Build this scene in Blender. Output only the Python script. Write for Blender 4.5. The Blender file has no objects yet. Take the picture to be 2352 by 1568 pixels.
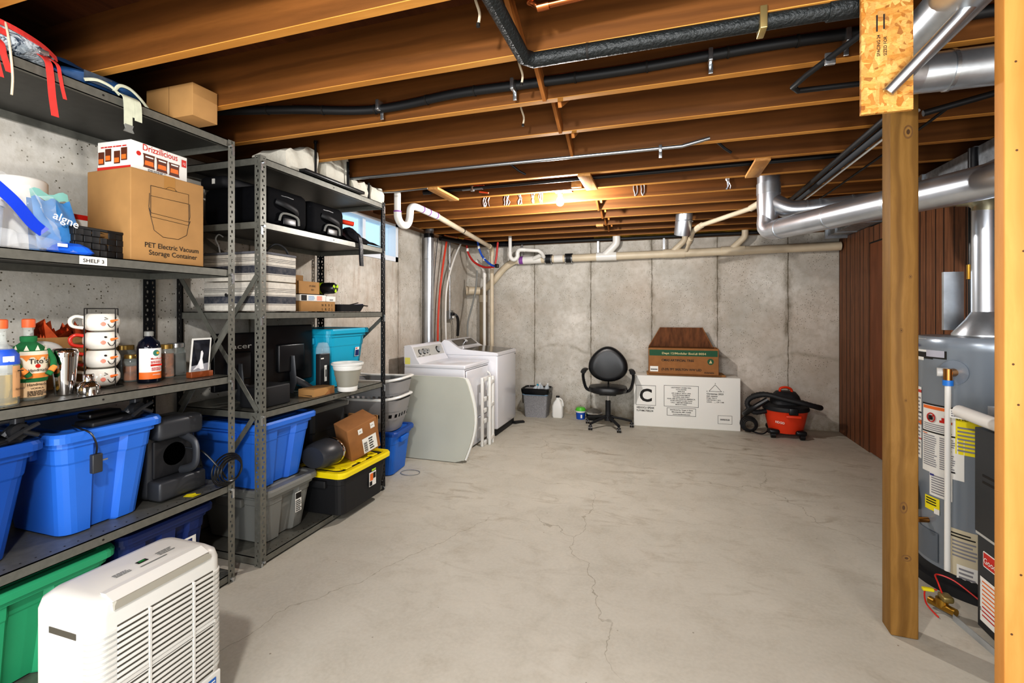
import bpy, bmesh, math, random
from mathutils import Vector, Matrix, Euler
random.seed(7)
SC = bpy.context.scene
COL = SC.collection
PI = math.pi
R90 = PI / 2

# ------------------------------------------------------------------ materials
def lin(c):
    if isinstance(c, str):
        c = tuple(int(c[i:i + 2], 16) / 255 for i in (0, 2, 4))
    return tuple((v / 12.92 if v <= .04045 else ((v + .055) / 1.055) ** 2.4) for v in c) + (1.,)

_mats = {}
def mat(name, col, rough=.5, metal=0., var=.0, scale=8., bump=0., bscale=60., stretch=None, spec=None, trans=0., emit=0., alpha=1., coat=0.):
    if name in _mats:
        return _mats[name]
    m = bpy.data.materials.new(name)
    m.use_nodes = True
    nt = m.node_tree
    b = nt.nodes['Principled BSDF']
    c = lin(col)
    b.inputs['Base Color'].default_value = c
    b.inputs['Roughness'].default_value = rough
    b.inputs['Metallic'].default_value = metal
    if spec is not None: b.inputs['Specular IOR Level'].default_value = spec
    if trans: b.inputs['Transmission Weight'].default_value = trans
    if alpha < 1: b.inputs['Alpha'].default_value = alpha
    if coat: b.inputs['Coat Weight'].default_value = coat
    if emit:
        b.inputs['Emission Color'].default_value = c
        b.inputs['Emission Strength'].default_value = emit
    tc = nt.nodes.new('ShaderNodeTexCoord')
    mp = nt.nodes.new('ShaderNodeMapping')
    nt.links.new(tc.outputs['Object'], mp.inputs[0])
    if stretch: mp.inputs['Scale'].default_value = stretch
    if var:
        n = nt.nodes.new('ShaderNodeTexNoise'); n.inputs['Scale'].default_value = scale; n.inputs['Detail'].default_value = 5
        nt.links.new(mp.outputs[0], n.inputs[0])
        mx = nt.nodes.new('ShaderNodeMix'); mx.data_type = 'RGBA'
        mx.inputs[6].default_value = tuple(v * (1 - var) for v in c[:3]) + (1,)
        mx.inputs[7].default_value = tuple(min(1, v * (1 + var)) for v in c[:3]) + (1,)
        rp = nt.nodes.new('ShaderNodeMapRange'); rp.inputs[1].default_value = .3; rp.inputs[2].default_value = .7
        nt.links.new(n.outputs[0], rp.inputs[0]); nt.links.new(rp.outputs[0], mx.inputs[0])
        nt.links.new(mx.outputs[2], b.inputs['Base Color'])
    if bump:
        n2 = nt.nodes.new('ShaderNodeTexNoise'); n2.inputs['Scale'].default_value = bscale; n2.inputs['Detail'].default_value = 3
        nt.links.new(mp.outputs[0], n2.inputs[0])
        bp = nt.nodes.new('ShaderNodeBump'); bp.inputs['Strength'].default_value = bump; bp.inputs['Distance'].default_value = .01
        nt.links.new(n2.outputs[0], bp.inputs['Height']); nt.links.new(bp.outputs[0], b.inputs['Normal'])
    _mats[name] = m
    return m

class NT:
    def __init__(s, name):
        s.m = bpy.data.materials.new(name); s.m.use_nodes = True
        s.n = s.m.node_tree; s.b = s.n.nodes['Principled BSDF']
        s.tc = s.n.nodes.new('ShaderNodeTexCoord').outputs['Object']
    def link(s, a, b): s.n.links.new(a, b)
    def map(s, scale=(1, 1, 1), src=None, loc=(0, 0, 0)):
        k = s.n.nodes.new('ShaderNodeMapping'); k.inputs['Scale'].default_value = scale; k.inputs['Location'].default_value = loc
        s.link(src or s.tc, k.inputs[0]); return k.outputs[0]
    def noise(s, v, sc, det=5, rough=.55, dist=0.):
        k = s.n.nodes.new('ShaderNodeTexNoise'); k.inputs['Scale'].default_value = sc; k.inputs['Detail'].default_value = det
        k.inputs['Roughness'].default_value = rough; k.inputs['Distortion'].default_value = dist
        s.link(v, k.inputs[0]); return k.outputs[0]
    def noisecol(s, v, sc, det=3):
        k = s.n.nodes.new('ShaderNodeTexNoise'); k.inputs['Scale'].default_value = sc; k.inputs['Detail'].default_value = det
        s.link(v, k.inputs[0]); return k.outputs[1]
    def vor(s, v, sc, feat='F1', rnd=1.):
        k = s.n.nodes.new('ShaderNodeTexVoronoi'); k.feature = feat; k.inputs['Scale'].default_value = sc; k.inputs['Randomness'].default_value = rnd
        s.link(v, k.inputs[0]); return k.outputs
    def rng(s, v, a, b, c=0., d=1., sm=False):
        k = s.n.nodes.new('ShaderNodeMapRange')
        if sm: k.interpolation_type = 'SMOOTHSTEP'
        for i, x in enumerate((a, b, c, d)): k.inputs[i + 1].default_value = x
        s.link(v, k.inputs[0]); return k.outputs[0]
    def mix(s, f, a, b, mode='MIX'):
        k = s.n.nodes.new('ShaderNodeMix'); k.data_type = 'RGBA'; k.blend_type = mode
        for i, x in ((0, f), (6, a), (7, b)):
            if hasattr(x, 'links'): s.link(x, k.inputs[i])
            elif i == 0: k.inputs[0].default_value = x
            else: k.inputs[i].default_value = lin(x) if isinstance(x, str) else x
        return k.outputs[2]
    def math(s, op, a, b=0., c=0.):
        k = s.n.nodes.new('ShaderNodeMath'); k.operation = op
        for i, x in enumerate((a, b, c)):
            if hasattr(x, 'links'): s.link(x, k.inputs[i])
            else: k.inputs[i].default_value = x
        return k.outputs[0]
    def sep(s, v=None):
        k = s.n.nodes.new('ShaderNodeSeparateXYZ'); s.link(v or s.tc, k.inputs[0]); return k.outputs
    def vadd(s, a, b, sc):
        k = s.n.nodes.new('ShaderNodeVectorMath'); k.operation = 'MULTIPLY_ADD'
        s.link(b, k.inputs[0]); k.inputs[1].default_value = (sc,) * 3; s.link(a, k.inputs[2]); return k.outputs[0]
    def bump(s, h, st=.3, dist=.01):
        k = s.n.nodes.new('ShaderNodeBump'); k.inputs['Strength'].default_value = st; k.inputs['Distance'].default_value = dist
        s.link(h, k.inputs['Height']); s.link(k.outputs[0], s.b.inputs['Normal'])
    def done(s, col, rough=.6, spec=.3, metal=0.):
        if hasattr(col, 'links'): s.link(col, s.b.inputs['Base Color'])
        else: s.b.inputs['Base Color'].default_value = lin(col)
        if hasattr(rough, 'links'): s.link(rough, s.b.inputs['Roughness'])
        else: s.b.inputs['Roughness'].default_value = rough
        s.b.inputs['Specular IOR Level'].default_value = spec; s.b.inputs['Metallic'].default_value = metal
        return s.m

def concrete_wall(name, axis, seams, streak=None):
    """axis: which coordinate runs along the wall; seams: form joints (pos) along it."""
    t = NT(name)
    n1 = t.noise(t.tc, 1.6, 6, .6); n2 = t.noise(t.tc, 14, 6, .7)
    col = t.mix(t.rng(n1, .3, .7), 'b3afa6', 'dfdbd3')
    col = t.mix(t.rng(n2, .42, .72, 0, .6), col, 'aca597')
    warm = t.rng(t.noise(t.map((1, 1, 1), loc=(5, 2, 1)), .9, 3), .45, .7, 0, .35)
    col = t.mix(warm, col, 'b9a28c')
    # pits
    v = t.vor(t.tc, 48)[0]; msk = t.noise(t.tc, 3.5, 4)
    pit = t.math('MULTIPLY', t.rng(v, .12, .20, 1, 0), t.rng(msk, .44, .56))
    col = t.mix(pit, col, '57503f')
    v2 = t.vor(t.map((1, 1, 1), loc=(3, 1, 4)), 17)[0]
    pit2 = t.math('MULTIPLY', t.rng(v2, .05, .09, 1, 0), t.rng(t.noise(t.map((1, 1, 1), loc=(9, 9, 9)), 2.2, 4), .52, .62))
    col = t.mix(pit2, col, '4d4638')
    xyz = t.sep(); a = xyz[axis]; z = xyz[2]
    wob = t.rng(t.noise(t.map((3, 3, 3)), 2.5, 4), 0, 1, -.012, .012)
    a2 = t.math('ADD', a, wob)
    seam = None; stain = None
    for p in seams:
        d = t.math('ABSOLUTE', t.math('SUBTRACT', a2, p))
        s1 = t.rng(d, .003, .010, 1, 0); s2 = t.rng(d, .0, .075, 1, 0, True)
        seam = s1 if seam is None else t.math('MAXIMUM', seam, s1)
        stain = s2 if stain is None else t.math('MAXIMUM', stain, s2)
    st = t.math('MULTIPLY', stain, t.rng(t.noise(t.map((2, 2, .8)), 4, 6, .7), .42, .72, 0, .95))
    st = t.math('MULTIPLY', st, t.rng(z, .5, 1.2, .5, 1))
    col = t.mix(st, col, '6e6553')
    col = t.mix(t.math('MULTIPLY', seam, t.rng(n2, .35, .6, .5, .95)), col, '6a6254')
    # cold pour line, wavering
    zl = t.math('ADD', z, t.rng(t.noise(t.map((1, 1, 0)), 1.1, 3), 0, 1, -.35, .35))
    dl = t.math('ABSOLUTE', t.math('SUBTRACT', zl, .82))
    col = t.mix(t.math('MULTIPLY', t.rng(dl, 0, .035, 1, 0), t.rng(t.noise(t.tc, 2.3), .4, .6, 0, .6)), col, '7a705d')
    if streak:
        sk = t.math('MULTIPLY', t.rng(t.noise(t.map((1, 6, .7)), 2.0, 6, .75), .47, .75), t.math('MULTIPLY', t.math('GREATER_THAN', a, streak[0]), t.math('LESS_THAN', a, streak[1])))
        sk = t.math('MULTIPLY', sk, t.rng(z, .4, 1.8, .1, .6))
        col = t.mix(sk, col, '8c6a50')
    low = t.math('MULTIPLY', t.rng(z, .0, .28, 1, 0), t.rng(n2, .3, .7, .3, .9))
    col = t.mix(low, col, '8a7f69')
    t.bump(t.math('SUBTRACT', t.noise(t.tc, 40, 5), t.math('MULTIPLY', pit, 1.)), .35, .006)
    return t.done(col, .9, .15)

def concrete_floor():
    t = NT('concrete_floor')
    n1 = t.noise(t.tc, 1.1, 6, .6, .3); n2 = t.noise(t.tc, 5, 7, .65, .5); n3 = t.noise(t.tc, 60, 3)
    col = t.mix(t.rng(n1, .3, .7), 'b5b1a5', 'c9c5b9')
    col = t.mix(t.rng(n2, .50, .75, 0, .35), col, '9b9382')
    br = t.math('MULTIPLY', t.rng(t.noise(t.map((1.2, 3, 1), loc=(4, 0, 0)), 2.2, 6, .7, 1.), .53, .68), t.rng(n1, .35, .6))
    y = t.sep()[1]
    br = t.math('MULTIPLY', br, t.rng(y, 2.2, 4.5, .25, 1))
    col = t.mix(t.math('MULTIPLY', br, .8), col, '7b6b53')
    sp = t.math('MULTIPLY', t.rng(t.vor(t.tc, 7)[0], .02, .035, 1, 0), .75)
    col = t.mix(sp, col, '6d614d')
    # hairline cracks
    w = t.vadd(t.tc, t.noisecol(t.tc, 3.5, 4), .35)
    k = t.vor(t.map((1, .55, 1), w), .75, 'DISTANCE_TO_EDGE')[0]
    cr = t.math('MULTIPLY', t.rng(k, .0008, .0026, 1, 0), t.rng(t.noise(t.map((1, 1, 1), loc=(1, 7, 0)), .8, 2), .42, .52))
    col = t.mix(t.math('MULTIPLY', cr, .5), col, '6b604c')
    col = t.mix(t.rng(n3, .35, .65, 0, .25), col, 'd2cec2')
    t.bump(t.noise(t.tc, 30, 5), .12, .004)
    return t.done(col, t.rng(n2, .3, .7, .5, .75), .35)

def wood(name, a, b, dark, axis=0, grain=9., rough=.65, ring=.5):
    t = NT(name)
    sc = [1, 1, 1]; sc[axis] = .07
    v = t.map(tuple(sc)); w = t.vadd(v, t.noisecol(t.map((1.3, 1.3, 1.3) if axis else (.5, 2, 2)), 1.3, 3), .10)
    g = t.noise(w, grain * 6, 6, .65)
    rings = t.n.nodes.new('ShaderNodeTexWave'); rings.wave_type = 'BANDS'; rings.bands_direction = 'Z' if axis != 2 else 'X'
    rings.inputs['Scale'].default_value = grain; rings.inputs['Distortion'].default_value = 7; rings.inputs['Detail'].default_value = 4
    rings.inputs['Detail Scale'].default_value = 1.2
    t.link(w, rings.inputs[0])
    col = t.mix(t.rng(g, .3, .7), a, b)
    col = t.mix(t.rng(rings.outputs[1], .45, .95, 0, ring), col, dark)
    sc2 = [1, 1, 1]; sc2[axis] = .35
    kn = t.vor(t.map(tuple(sc2)), 2.3)[0]
    col = t.mix(t.rng(kn, .03, .10, .9, 0, True), col, dark)
    t.bump(g, .15, .004)
    return t.done(col, rough, .25)

def osb():
    t = NT('oriented_strand_board')
    w = t.vadd(t.tc, t.noisecol(t.tc, 9, 3), .03)
    o = t.vor(t.map((3.2, 1, 1), w), 26); f = t.vor(t.map((1, 1, 3.4), w, (3, 1, 2)), 24); h = t.vor(t.map((1.8, 1, 2.2), w, (7, 2, 5)), 30)
    sel = t.rng(t.sep(h[1])[2], .45, .55)
    c1 = t.mix(t.rng(t.sep(o[1])[0], 0, 1), 'a86c2a', 'dcb06a'); c2 = t.mix(t.rng(t.sep(f[1])[0], 0, 1), 'b37732', 'd8a55c')
    col = t.mix(sel, c1, c2)
    col = t.mix(t.rng(t.sep(h[1])[1], .88, .95, 0, .7), col, '7a4218')
    g = t.noise(t.map((9, 9, 30), w), 14, 4)
    col = t.mix(t.rng(g, .5, .7, 0, .45), col, '8d5a28')
    t.bump(o[0], .3, .003)
    return t.done(col, .7, .25)

def paneling(axis=1):
    t = NT('wood_paneling')
    v = t.map((1, 1, .06)); w = t.vadd(v, t.noisecol(t.map((1, 1, .4)), 3, 3), .06)
    g = t.noise(w, 55, 6, .65)
    col = t.mix(t.rng(g, .32, .68), '64402a', '8a5c3f')
    col = t.mix(t.rng(t.noise(w, 25, 4), .55, .7, 0, .6), col, '452a1a')
    y = t.sep()[axis]; seam = None
    for p, wd in ((.0, .009), (.13, .007), (.27, .009), (.36, .007), (.5, .009)):
        fr = t.math('PINGPONG', t.math('ADD', y, p), .305)
        s = t.rng(fr, wd * .6, wd, 1, 0); seam = s if seam is None else t.math('MAXIMUM', seam, s)
    col = t.mix(seam, col, '1e0d06')
    t.bump(seam, -.4, .004)
    return t.done(col, .5, .3)

M_ = {}
def mm(k): return M_[k]
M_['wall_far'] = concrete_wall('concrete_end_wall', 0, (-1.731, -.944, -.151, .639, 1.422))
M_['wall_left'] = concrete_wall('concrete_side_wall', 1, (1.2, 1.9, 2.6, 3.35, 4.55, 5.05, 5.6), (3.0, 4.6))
M_['floor'] = concrete_floor()
M_['joist'] = wood('joist_shaded_wood', '66401c', '7b4e25', '3e230d', 0, 3.5, .6, .35)  # joist sides: shade between the joists put into a darker tone
M_['joist_lit'] = wood('joist_lit_edge_wood', 'c48840', 'd69c50', '9c6428', 0, 5., .6, .3)  # same lumber, undersides painted lighter to look lit from below
M_['subfloor'] = wood('subfloor_wood', '54301a', '6d4124', '331a0c', 1, 5., .75, .4)
M_['lumber'] = wood('fresh_lumber', 'c28a4e', 'd8a669', '8f5a2b', 1, 7., .6, .4)
M_['bridge'] = wood('bridging_wood', 'a66a35', 'bf8348', '71431f', 2, 8., .65, .4)
M_['post'] = wood('post_wood', '7c5a2a', '94703c', '553a19', 2, 4.5, .6, .45)
M_['stud'] = wood('stud_wood', 'bb7f3e', 'cb9350', '955f2a', 2, 3., .6, .35)
def marbled():
    t = NT('marbled_pack_fabric'); n = t.noise(t.tc, 16, 5, .7, 1.5)
    col = t.mix(t.rng(n, .42, .5), '2c3a4c', 'b9c2c8'); col = t.mix(t.rng(t.noise(t.tc, 30, 4, .6, 1.), .5, .6), col, '8a949c')
    t.bump(t.noise(t.tc, 22, 4), .8, .02); return t.done(col, .75, .2)
M_['marbled'] = marbled()
M_['osb'] = osb()
M_['panel'] = paneling(1)
M_['paneldoor'] = wood('door_veneer', '74442a', '855234', '56301b', 2, 4., .5, .3)
M_['rack'] = mat('rack_grey', '75756e', .4, .4, .12, 40)
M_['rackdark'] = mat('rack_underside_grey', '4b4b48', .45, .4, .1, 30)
M_['rackblack'] = mat('rack_black', '1b1c1f', .45, .3)
M_['bolt'] = mat('bolt_zinc', 'c8ccd0', .25, .9)
M_['galv'] = mat('galvanised_steel', 'c2c8ce', .32, .85, .18, 9, .05, 20)
M_['duct'] = mat('duct_steel', 'd2d8e0', .28, .88, .10, 5)
M_['ductbox'] = mat('trunk_duct_steel', 'a0a6ac', .45, .6, .3, 30)
M_['emt'] = mat('conduit_steel', 'b0b4b8', .3, .9)
M_['copper'] = mat('copper', 'c87a4a', .25, .95)
M_['pvc'] = mat('white_pvc', 'e6e4de', .35)
M_['pvcold'] = mat('aged_cream_pvc', 'd5c7ae', .45, 0, .08, 6)
M_['purple'] = mat('purple_primer', '8a4fa0', .5)
M_['rubber'] = mat('black_rubber', '17181a', .55)
M_['foam'] = mat('black_foam_insulation', '1c2021', .5, 0, 0, 8, .6, 90)
M_['black'] = mat('black_plastic', '141518', .32)
M_['blackm'] = mat('matte_black_plastic', '1b1c1f', .6)
M_['dgrey'] = mat('dark_grey_plastic', '34363a', .4)
M_['grey'] = mat('grey_plastic', '7c7d79', .45)
M_['lgrey'] = mat('light_grey_plastic', 'b5b5b0', .45)
M_['white'] = mat('white_plastic', 'e4e4e0', .35)
M_['enamel'] = mat('white_enamel', 'dcdde2', .22, 0, coat=.3)
M_['card'] = mat('cardboard', 'a8804f', .8, 0, .07, 12)
M_['carddk'] = mat('cardboard_brown', '94663c', .85, 0, .1, 14)
M_['cardin'] = mat('corrugated_inside', '6d452a', .9, 0, .35, 30, .5, 70, (1, 1, .25))
M_['ink'] = mat('black_ink', '17130f', .7)
M_['red'] = mat('red_plastic', 'c8281e', .4)
M_['blue'] = mat('tote_blue', '2f6fd0', .38, 0, .04, 5)
M_['bluedk'] = mat('tote_dark_blue', '124a9c', .4, 0, .05, 5)
M_['navy'] = mat('tote_navy', '1c2f66', .4)
M_['green'] = mat('tote_green', '2f9a6c', .4, 0, .05, 5)
M_['turq'] = mat('tote_turquoise', '19a3c4', .38)
M_['yellow'] = mat('yellow_plastic', 'f0d915', .4)
M_['paper'] = mat('white_paper', 'e9e8e2', .75)
M_['yellowp'] = mat('yellow_paper', 'f2e21a', .7)
M_['orange'] = mat('orange_print', 'e8742a', .6)
M_['chrome'] = mat('chrome', 'd8d8da', .08, 1.)
M_['glass'] = mat('clear_glass', 'dfe9e4', .05, 0, alpha=.22)
M_['screen'] = mat('screen_black', '08090b', .12)
M_['tankgrey'] = mat('water_heater_grey', '8d96a0', .3, .3)
M_['furn'] = mat('furnace_charcoal', '2e3338', .4, .2)
M_['canvas'] = mat('off_white_canvas', 'd3cfc2', .9, 0, .08, 10, .35, 45)

# ------------------------------------------------------------------ mesh builder
def rrect(w, d, r, n=4):
    """rounded rectangle outline (ccw)."""
    pts = []
    r = min(r, w / 2 - 1e-4, d / 2 - 1e-4)
    for cx, cy, a0 in ((w / 2 - r, d / 2 - r, 0), (-w / 2 + r, d / 2 - r, 90), (-w / 2 + r, -d / 2 + r, 180), (w / 2 - r, -d / 2 + r, 270)):
        for i in range(n + 1):
            a = math.radians(a0 + 90 * i / n); pts.append((cx + r * math.cos(a), cy + r * math.sin(a)))
    return pts

def smooth(pts, k=6, closed=False):
    P = [Vector(p) for p in pts]; out = []
    n = len(P)
    rngs = range(n) if closed else range(n - 1)
    for i in rngs:
        g = lambda j: P[j % n] if closed else P[max(0, min(n - 1, j))]
        p0, p1, p2, p3 = g(i - 1), g(i), g(i + 1), g(i + 2)
        for s in range(k):
            t = s / k
            out.append(.5 * ((2 * p1) + (p2 - p0) * t + (2 * p0 - 5 * p1 + 4 * p2 - p3) * t * t + (3 * p1 - p0 - 3 * p2 + p3) * t ** 3))
    if not closed: out.append(P[-1])
    return out

_font_cache = {}
BOLD = [.008]
def text_mesh(s):
    if (s, BOLD[0]) in _font_cache: return _font_cache[(s, BOLD[0])]
    cu = bpy.data.curves.new('t', 'FONT'); cu.body = s; cu.resolution_u = 3; cu.offset = BOLD[0]
    o = bpy.data.objects.new('t', cu); COL.objects.link(o)
    dg = bpy.context.evaluated_depsgraph_get()
    me = bpy.data.meshes.new_from_object(o.evaluated_get(dg))
    vs = [tuple(v.co) for v in me.vertices]; fs = [tuple(p.vertices) for p in me.polygons]
    bpy.data.objects.remove(o); bpy.data.curves.remove(cu); bpy.data.meshes.remove(me)
    xs = [v[0] for v in vs] or [0]; ys = [v[1] for v in vs] or [0]
    r = (vs, fs, min(xs), max(xs), min(ys), max(ys)); _font_cache[(s, BOLD[0])] = r
    return r

class MB:
    def __init__(s, *mats):
        s.v = []; s.f = []; s.mi = []; s.sm = []
        s.mats = [mm(k) if isinstance(k, str) else k for k in mats]; s.M = Matrix(); s.k = 0
    def m(s, i): s.k = i; return s
    def at(s, loc=(0, 0, 0), rot=(0, 0, 0), sc=1.):
        s.M = Matrix.Translation(loc) @ Euler(rot).to_matrix().to_4x4() @ Matrix.Scale(sc, 4); return s
    def add(s, vs, fs, smooth=False):
        o = len(s.v)
        s.v += [s.M @ Vector(v) for v in vs]
        for f in fs:
            s.f.append([o + i for i in f]); s.mi.append(s.k); s.sm.append(smooth)
        return s
    def box(s, c, d, bev=0.):
        cx, cy, cz = c; x, y, z = d[0] / 2, d[1] / 2, d[2] / 2
        if not bev:
            vs = [(cx + a * x, cy + b * y, cz + e * z) for a in (-1, 1) for b in (-1, 1) for e in (-1, 1)]
            return s.add(vs, [(0, 1, 3, 2), (4, 6, 7, 5), (0, 4, 5, 1), (2, 3, 7, 6), (0, 2, 6, 4), (1, 5, 7, 3)])
        bm = bmesh.new(); bmesh.ops.create_cube(bm, size=1.)
        for v in bm.verts: v.co = Vector((v.co.x * d[0], v.co.y * d[1], v.co.z * d[2])) + Vector(c)
        bmesh.ops.bevel(bm, geom=bm.edges[:], offset=min(bev, min(d) * .49), segments=3, profile=.5, affect='EDGES')
        bm.verts.index_update()
        vs = [tuple(v.co) for v in bm.verts]; fs = [[v.index for v in f.verts] for f in bm.faces]; bm.free()
        return s.add(vs, fs, True)
    def bb(s, a, b, bev=0.):
        return s.box([(a[i] + b[i]) / 2 for i in range(3)], [abs(b[i] - a[i]) for i in range(3)], bev)
    def rings(s, R, cap0=True, cap1=True, smooth=True, closed=False):
        n = len(R[0]); vs = [p for r in R for p in r]; fs = []
        for i in range(len(R) - (0 if closed else 1)):
            a = i * n; b = ((i + 1) % len(R)) * n
            for j in range(n):
                j2 = (j + 1) % n; fs.append((a + j, a + j2, b + j2, b + j))
        s.add(vs, fs, smooth)
        o = len(s.v) - len(vs)
        if not closed:
            for c, base in ((cap0, 0), (cap1, (len(R) - 1) * n)):
                if c:
                    idx = [o + base + j for j in range(n)]
                    s.f.append(idx[::-1] if base == 0 else idx); s.mi.append(s.k); s.sm.append(False)
        return s
    def cyl(s, p, r, h, n=20, axis='z', r2=None, smooth=True, cap=True):
        r2 = r if r2 is None else r2
        R = []
        for z, q in ((0, r), (h, r2)):
            ring = []
            for i in range(n):
                a = 2 * PI * i / n; x, y = q * math.cos(a), q * math.sin(a)
                ring.append({'z': (p[0] + x, p[1] + y, p[2] + z), 'x': (p[0] + z, p[1] + x, p[2] + y), 'y': (p[0] + y, p[1] + z, p[2] + x)}[axis])
            R.append(ring)
        return s.rings(R, cap, cap, smooth)
    def lathe(s, prof, p=(0, 0, 0), n=28, axis='z', a0=0, a1=360):
        R = []
        for r, z in prof:
            ring = []
            for i in range(n):
                a = 2 * PI * i / n; x, y = max(r, 1e-5) * math.cos(a), max(r, 1e-5) * math.sin(a)
                ring.append({'z': (p[0] + x, p[1] + y, p[2] + z), 'x': (p[0] + z, p[1] + x, p[2] + y), 'y': (p[0] + y, p[1] + z, p[2] + x)}[axis])
            R.append(ring)
        return s.rings(R, prof[0][0] > 1e-3, prof[-1][0] > 1e-3)
    def tube(s, pts, r, n=10, k=0, closed=False, cap=True, flat=None):
        P = smooth_(pts, k, closed) if k else [Vector(p) for p in pts]
        m_ = len(P); R = []; up = None
        for i in range(m_):
            a = P[(i - 1) % m_] if (closed or i > 0) else P[i]; b = P[(i + 1) % m_] if (closed or i < m_ - 1) else P[i]
            if i == 0 and not closed: t = (P[1] - P[0])
            elif i == m_ - 1 and not closed: t = (P[-1] - P[-2])
            else:
                t = (P[i] - a).normalized() + (b - P[i]).normalized()
                if t.length < 1e-6: t = b - P[i]
            t.normalize()
            if up is None:
                up = Vector((0, 0, 1)) if abs(t.z) < .9 else Vector((1, 0, 0))
            u = up - t * up.dot(t); u.normalize(); up = u; w = t.cross(u)
            rr = r[min(i * len(r) // m_, len(r) - 1)] if isinstance(r, (list, tuple)) else r
            # mitre stretch
            st = 1.
            if 0 < i < m_ - 1:
                cs = (P[i] - a).normalized().dot((b - P[i]).normalized()); st = 1 / max(.5, math.sqrt((1 + cs) / 2))
            if flat: R.append([P[i] + u * (flat[0] * math.cos(2 * PI * j / n)) + w * (flat[1] * math.sin(2 * PI * j / n)) for j in range(n)])
            else: R.append([P[i] + (u * math.cos(2 * PI * j / n) + w * math.sin(2 * PI * j / n)) * rr for j in range(n)])
        return s.rings(R, cap, cap, True, closed)
    def ribbon(s, pts, w, th=.0025, wd=(0, 1, 0), k=6):
        """flat strap following pts, wd = width direction."""
        P = smooth(pts, k); W = Vector(wd).normalized() * w / 2; R = []
        for i, p in enumerate(P):
            t = (P[min(i + 1, len(P) - 1)] - P[max(i - 1, 0)]).normalized(); nrm = t.cross(W).normalized() * th / 2
            R.append([p - W - nrm, p + W - nrm, p + W + nrm, p - W + nrm])
        return s.rings(R, smooth=False)
    def loft(s, prof, outline, cap0=True, cap1=True, smooth=False):
        """prof: list of (z, scale_x, scale_y); outline fn(sx, sy)->2d pts."""
        return s.rings([[(x, y, z) for x, y in outline(sx, sy)] for z, sx, sy in prof], cap0, cap1, smooth)
    def prism(s, poly, h, O=(0, 0, 0), U=(1, 0, 0), V=(0, 1, 0), smooth=False):
        O, U, V = Vector(O), Vector(U), Vector(V); N = U.cross(V).normalized() * h
        a = [O + U * x + V * y for x, y in poly]; b = [p + N for p in a]
        return s.rings([a, b], True, True, smooth)
    def quad(s, a, b, c, d): return s.add([a, b, c, d], [(0, 1, 2, 3)])
    def grid(s, fn, nu, nv, smooth=True, th=0.):
        vs = [fn(i / nu, j / nv) for j in range(nv + 1) for i in range(nu + 1)]
        fs = [(j * (nu + 1) + i, j * (nu + 1) + i + 1, (j + 1) * (nu + 1) + i + 1, (j + 1) * (nu + 1) + i) for j in range(nv) for i in range(nu)]
        return s.add(vs, fs, smooth)
    def text(s, t, size, O, U=(1, 0, 0), V=(0, 0, 1), al='l', w=None, off=.0012):
        vs, fs, x0, x1, y0, y1 = text_mesh(t)
        O, U, V = Vector(O), Vector(U).normalized(), Vector(V).normalized(); N = U.cross(V) * off
        k = size; kx = k if w is None else w / max(1e-6, (x1 - x0))
        sh = {'l': -x0, 'c': -(x0 + x1) / 2, 'r': -x1}[al]
        return s.add([O + N + U * ((x + sh) * kx) + V * (y * k) for x, y, _ in vs], fs)
    def rect(s, O, w, h, U=(1, 0, 0), V=(0, 0, 1), off=.0008):
        O, U, V = Vector(O), Vector(U).normalized(), Vector(V).normalized(); N = U.cross(V) * off
        return s.quad(O + N, O + N + U * w, O + N + U * w + V * h, O + N + V * h)
    def outline(s, O, w, h, lw=.004, U=(1, 0, 0), V=(0, 0, 1), off=.0012):
        O = Vector(O); U = Vector(U).normalized(); V = Vector(V).normalized()
        s.rect(O, w, lw, U, V, off); s.rect(O + V * (h - lw), w, lw, U, V, off)
        s.rect(O, lw, h, U, V, off); return s.rect(O + U * (w - lw), lw, h, U, V, off)
    def lines(s, O, w, h, n, U=(1, 0, 0), V=(0, 0, 1), fill=.55, jit=.3, off=.0012):
        """n rows of small print as bars."""
        O = Vector(O); U = Vector(U).normalized(); V = Vector(V).normalized()
        for i in range(n):
            y = h * (i + .25) / n; x = 0
            while x < w * .97:
                l = min(w * random.uniform(.08, .25), w - x)
                s.rect(O + V * y + U * x, l * .85, h / n * fill, U, V, off); x += l
                if x > w * (1 - jit * random.random()): break
        return s
    def build(s, name, parent=None, label=None, **kw):
        me = bpy.data.meshes.new(name)
        me.from_pydata([tuple(v) for v in s.v], [], s.f)
        for q in s.mats: me.materials.append(q)
        me.polygons.foreach_set('material_index', s.mi); me.polygons.foreach_set('use_smooth', s.sm)
        bm = bmesh.new(); bm.from_mesh(me)
        bmesh.ops.recalc_face_normals(bm, faces=bm.faces[:]); bm.to_mesh(me); bm.free()
        if any(s.sm) and hasattr(me, 'set_sharp_from_angle'): me.set_sharp_from_angle(angle=math.radians(42))
        me.update()
        o = bpy.data.objects.new(name, me); COL.objects.link(o)
        if parent: o.parent = parent
        if label: o['label'] = label
        for a, b in kw.items(): o[a] = b
        return o
smooth_ = smooth

def thing(name, label, cat, loc=(0, 0, 0), rz=0., group=None, rot=None):
    o = bpy.data.objects.new(name, None); COL.objects.link(o); o.empty_display_size = .05
    o.location = loc; o.rotation_euler = rot or (0, 0, rz)
    o['label'] = label; o['category'] = cat
    if group: o['group'] = group
    return o

def one(mb, name, label, cat, group=None, loc=None, rz=0.):
    """a thing that is a single mesh."""
    o = mb.build(name, None, label, category=cat)
    if group: o['group'] = group
    if loc: o.location = loc; o.rotation_euler = (0, 0, rz)
    return o

def struct(mb, name):
    return mb.build(name, None, None, kind='structure')

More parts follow.
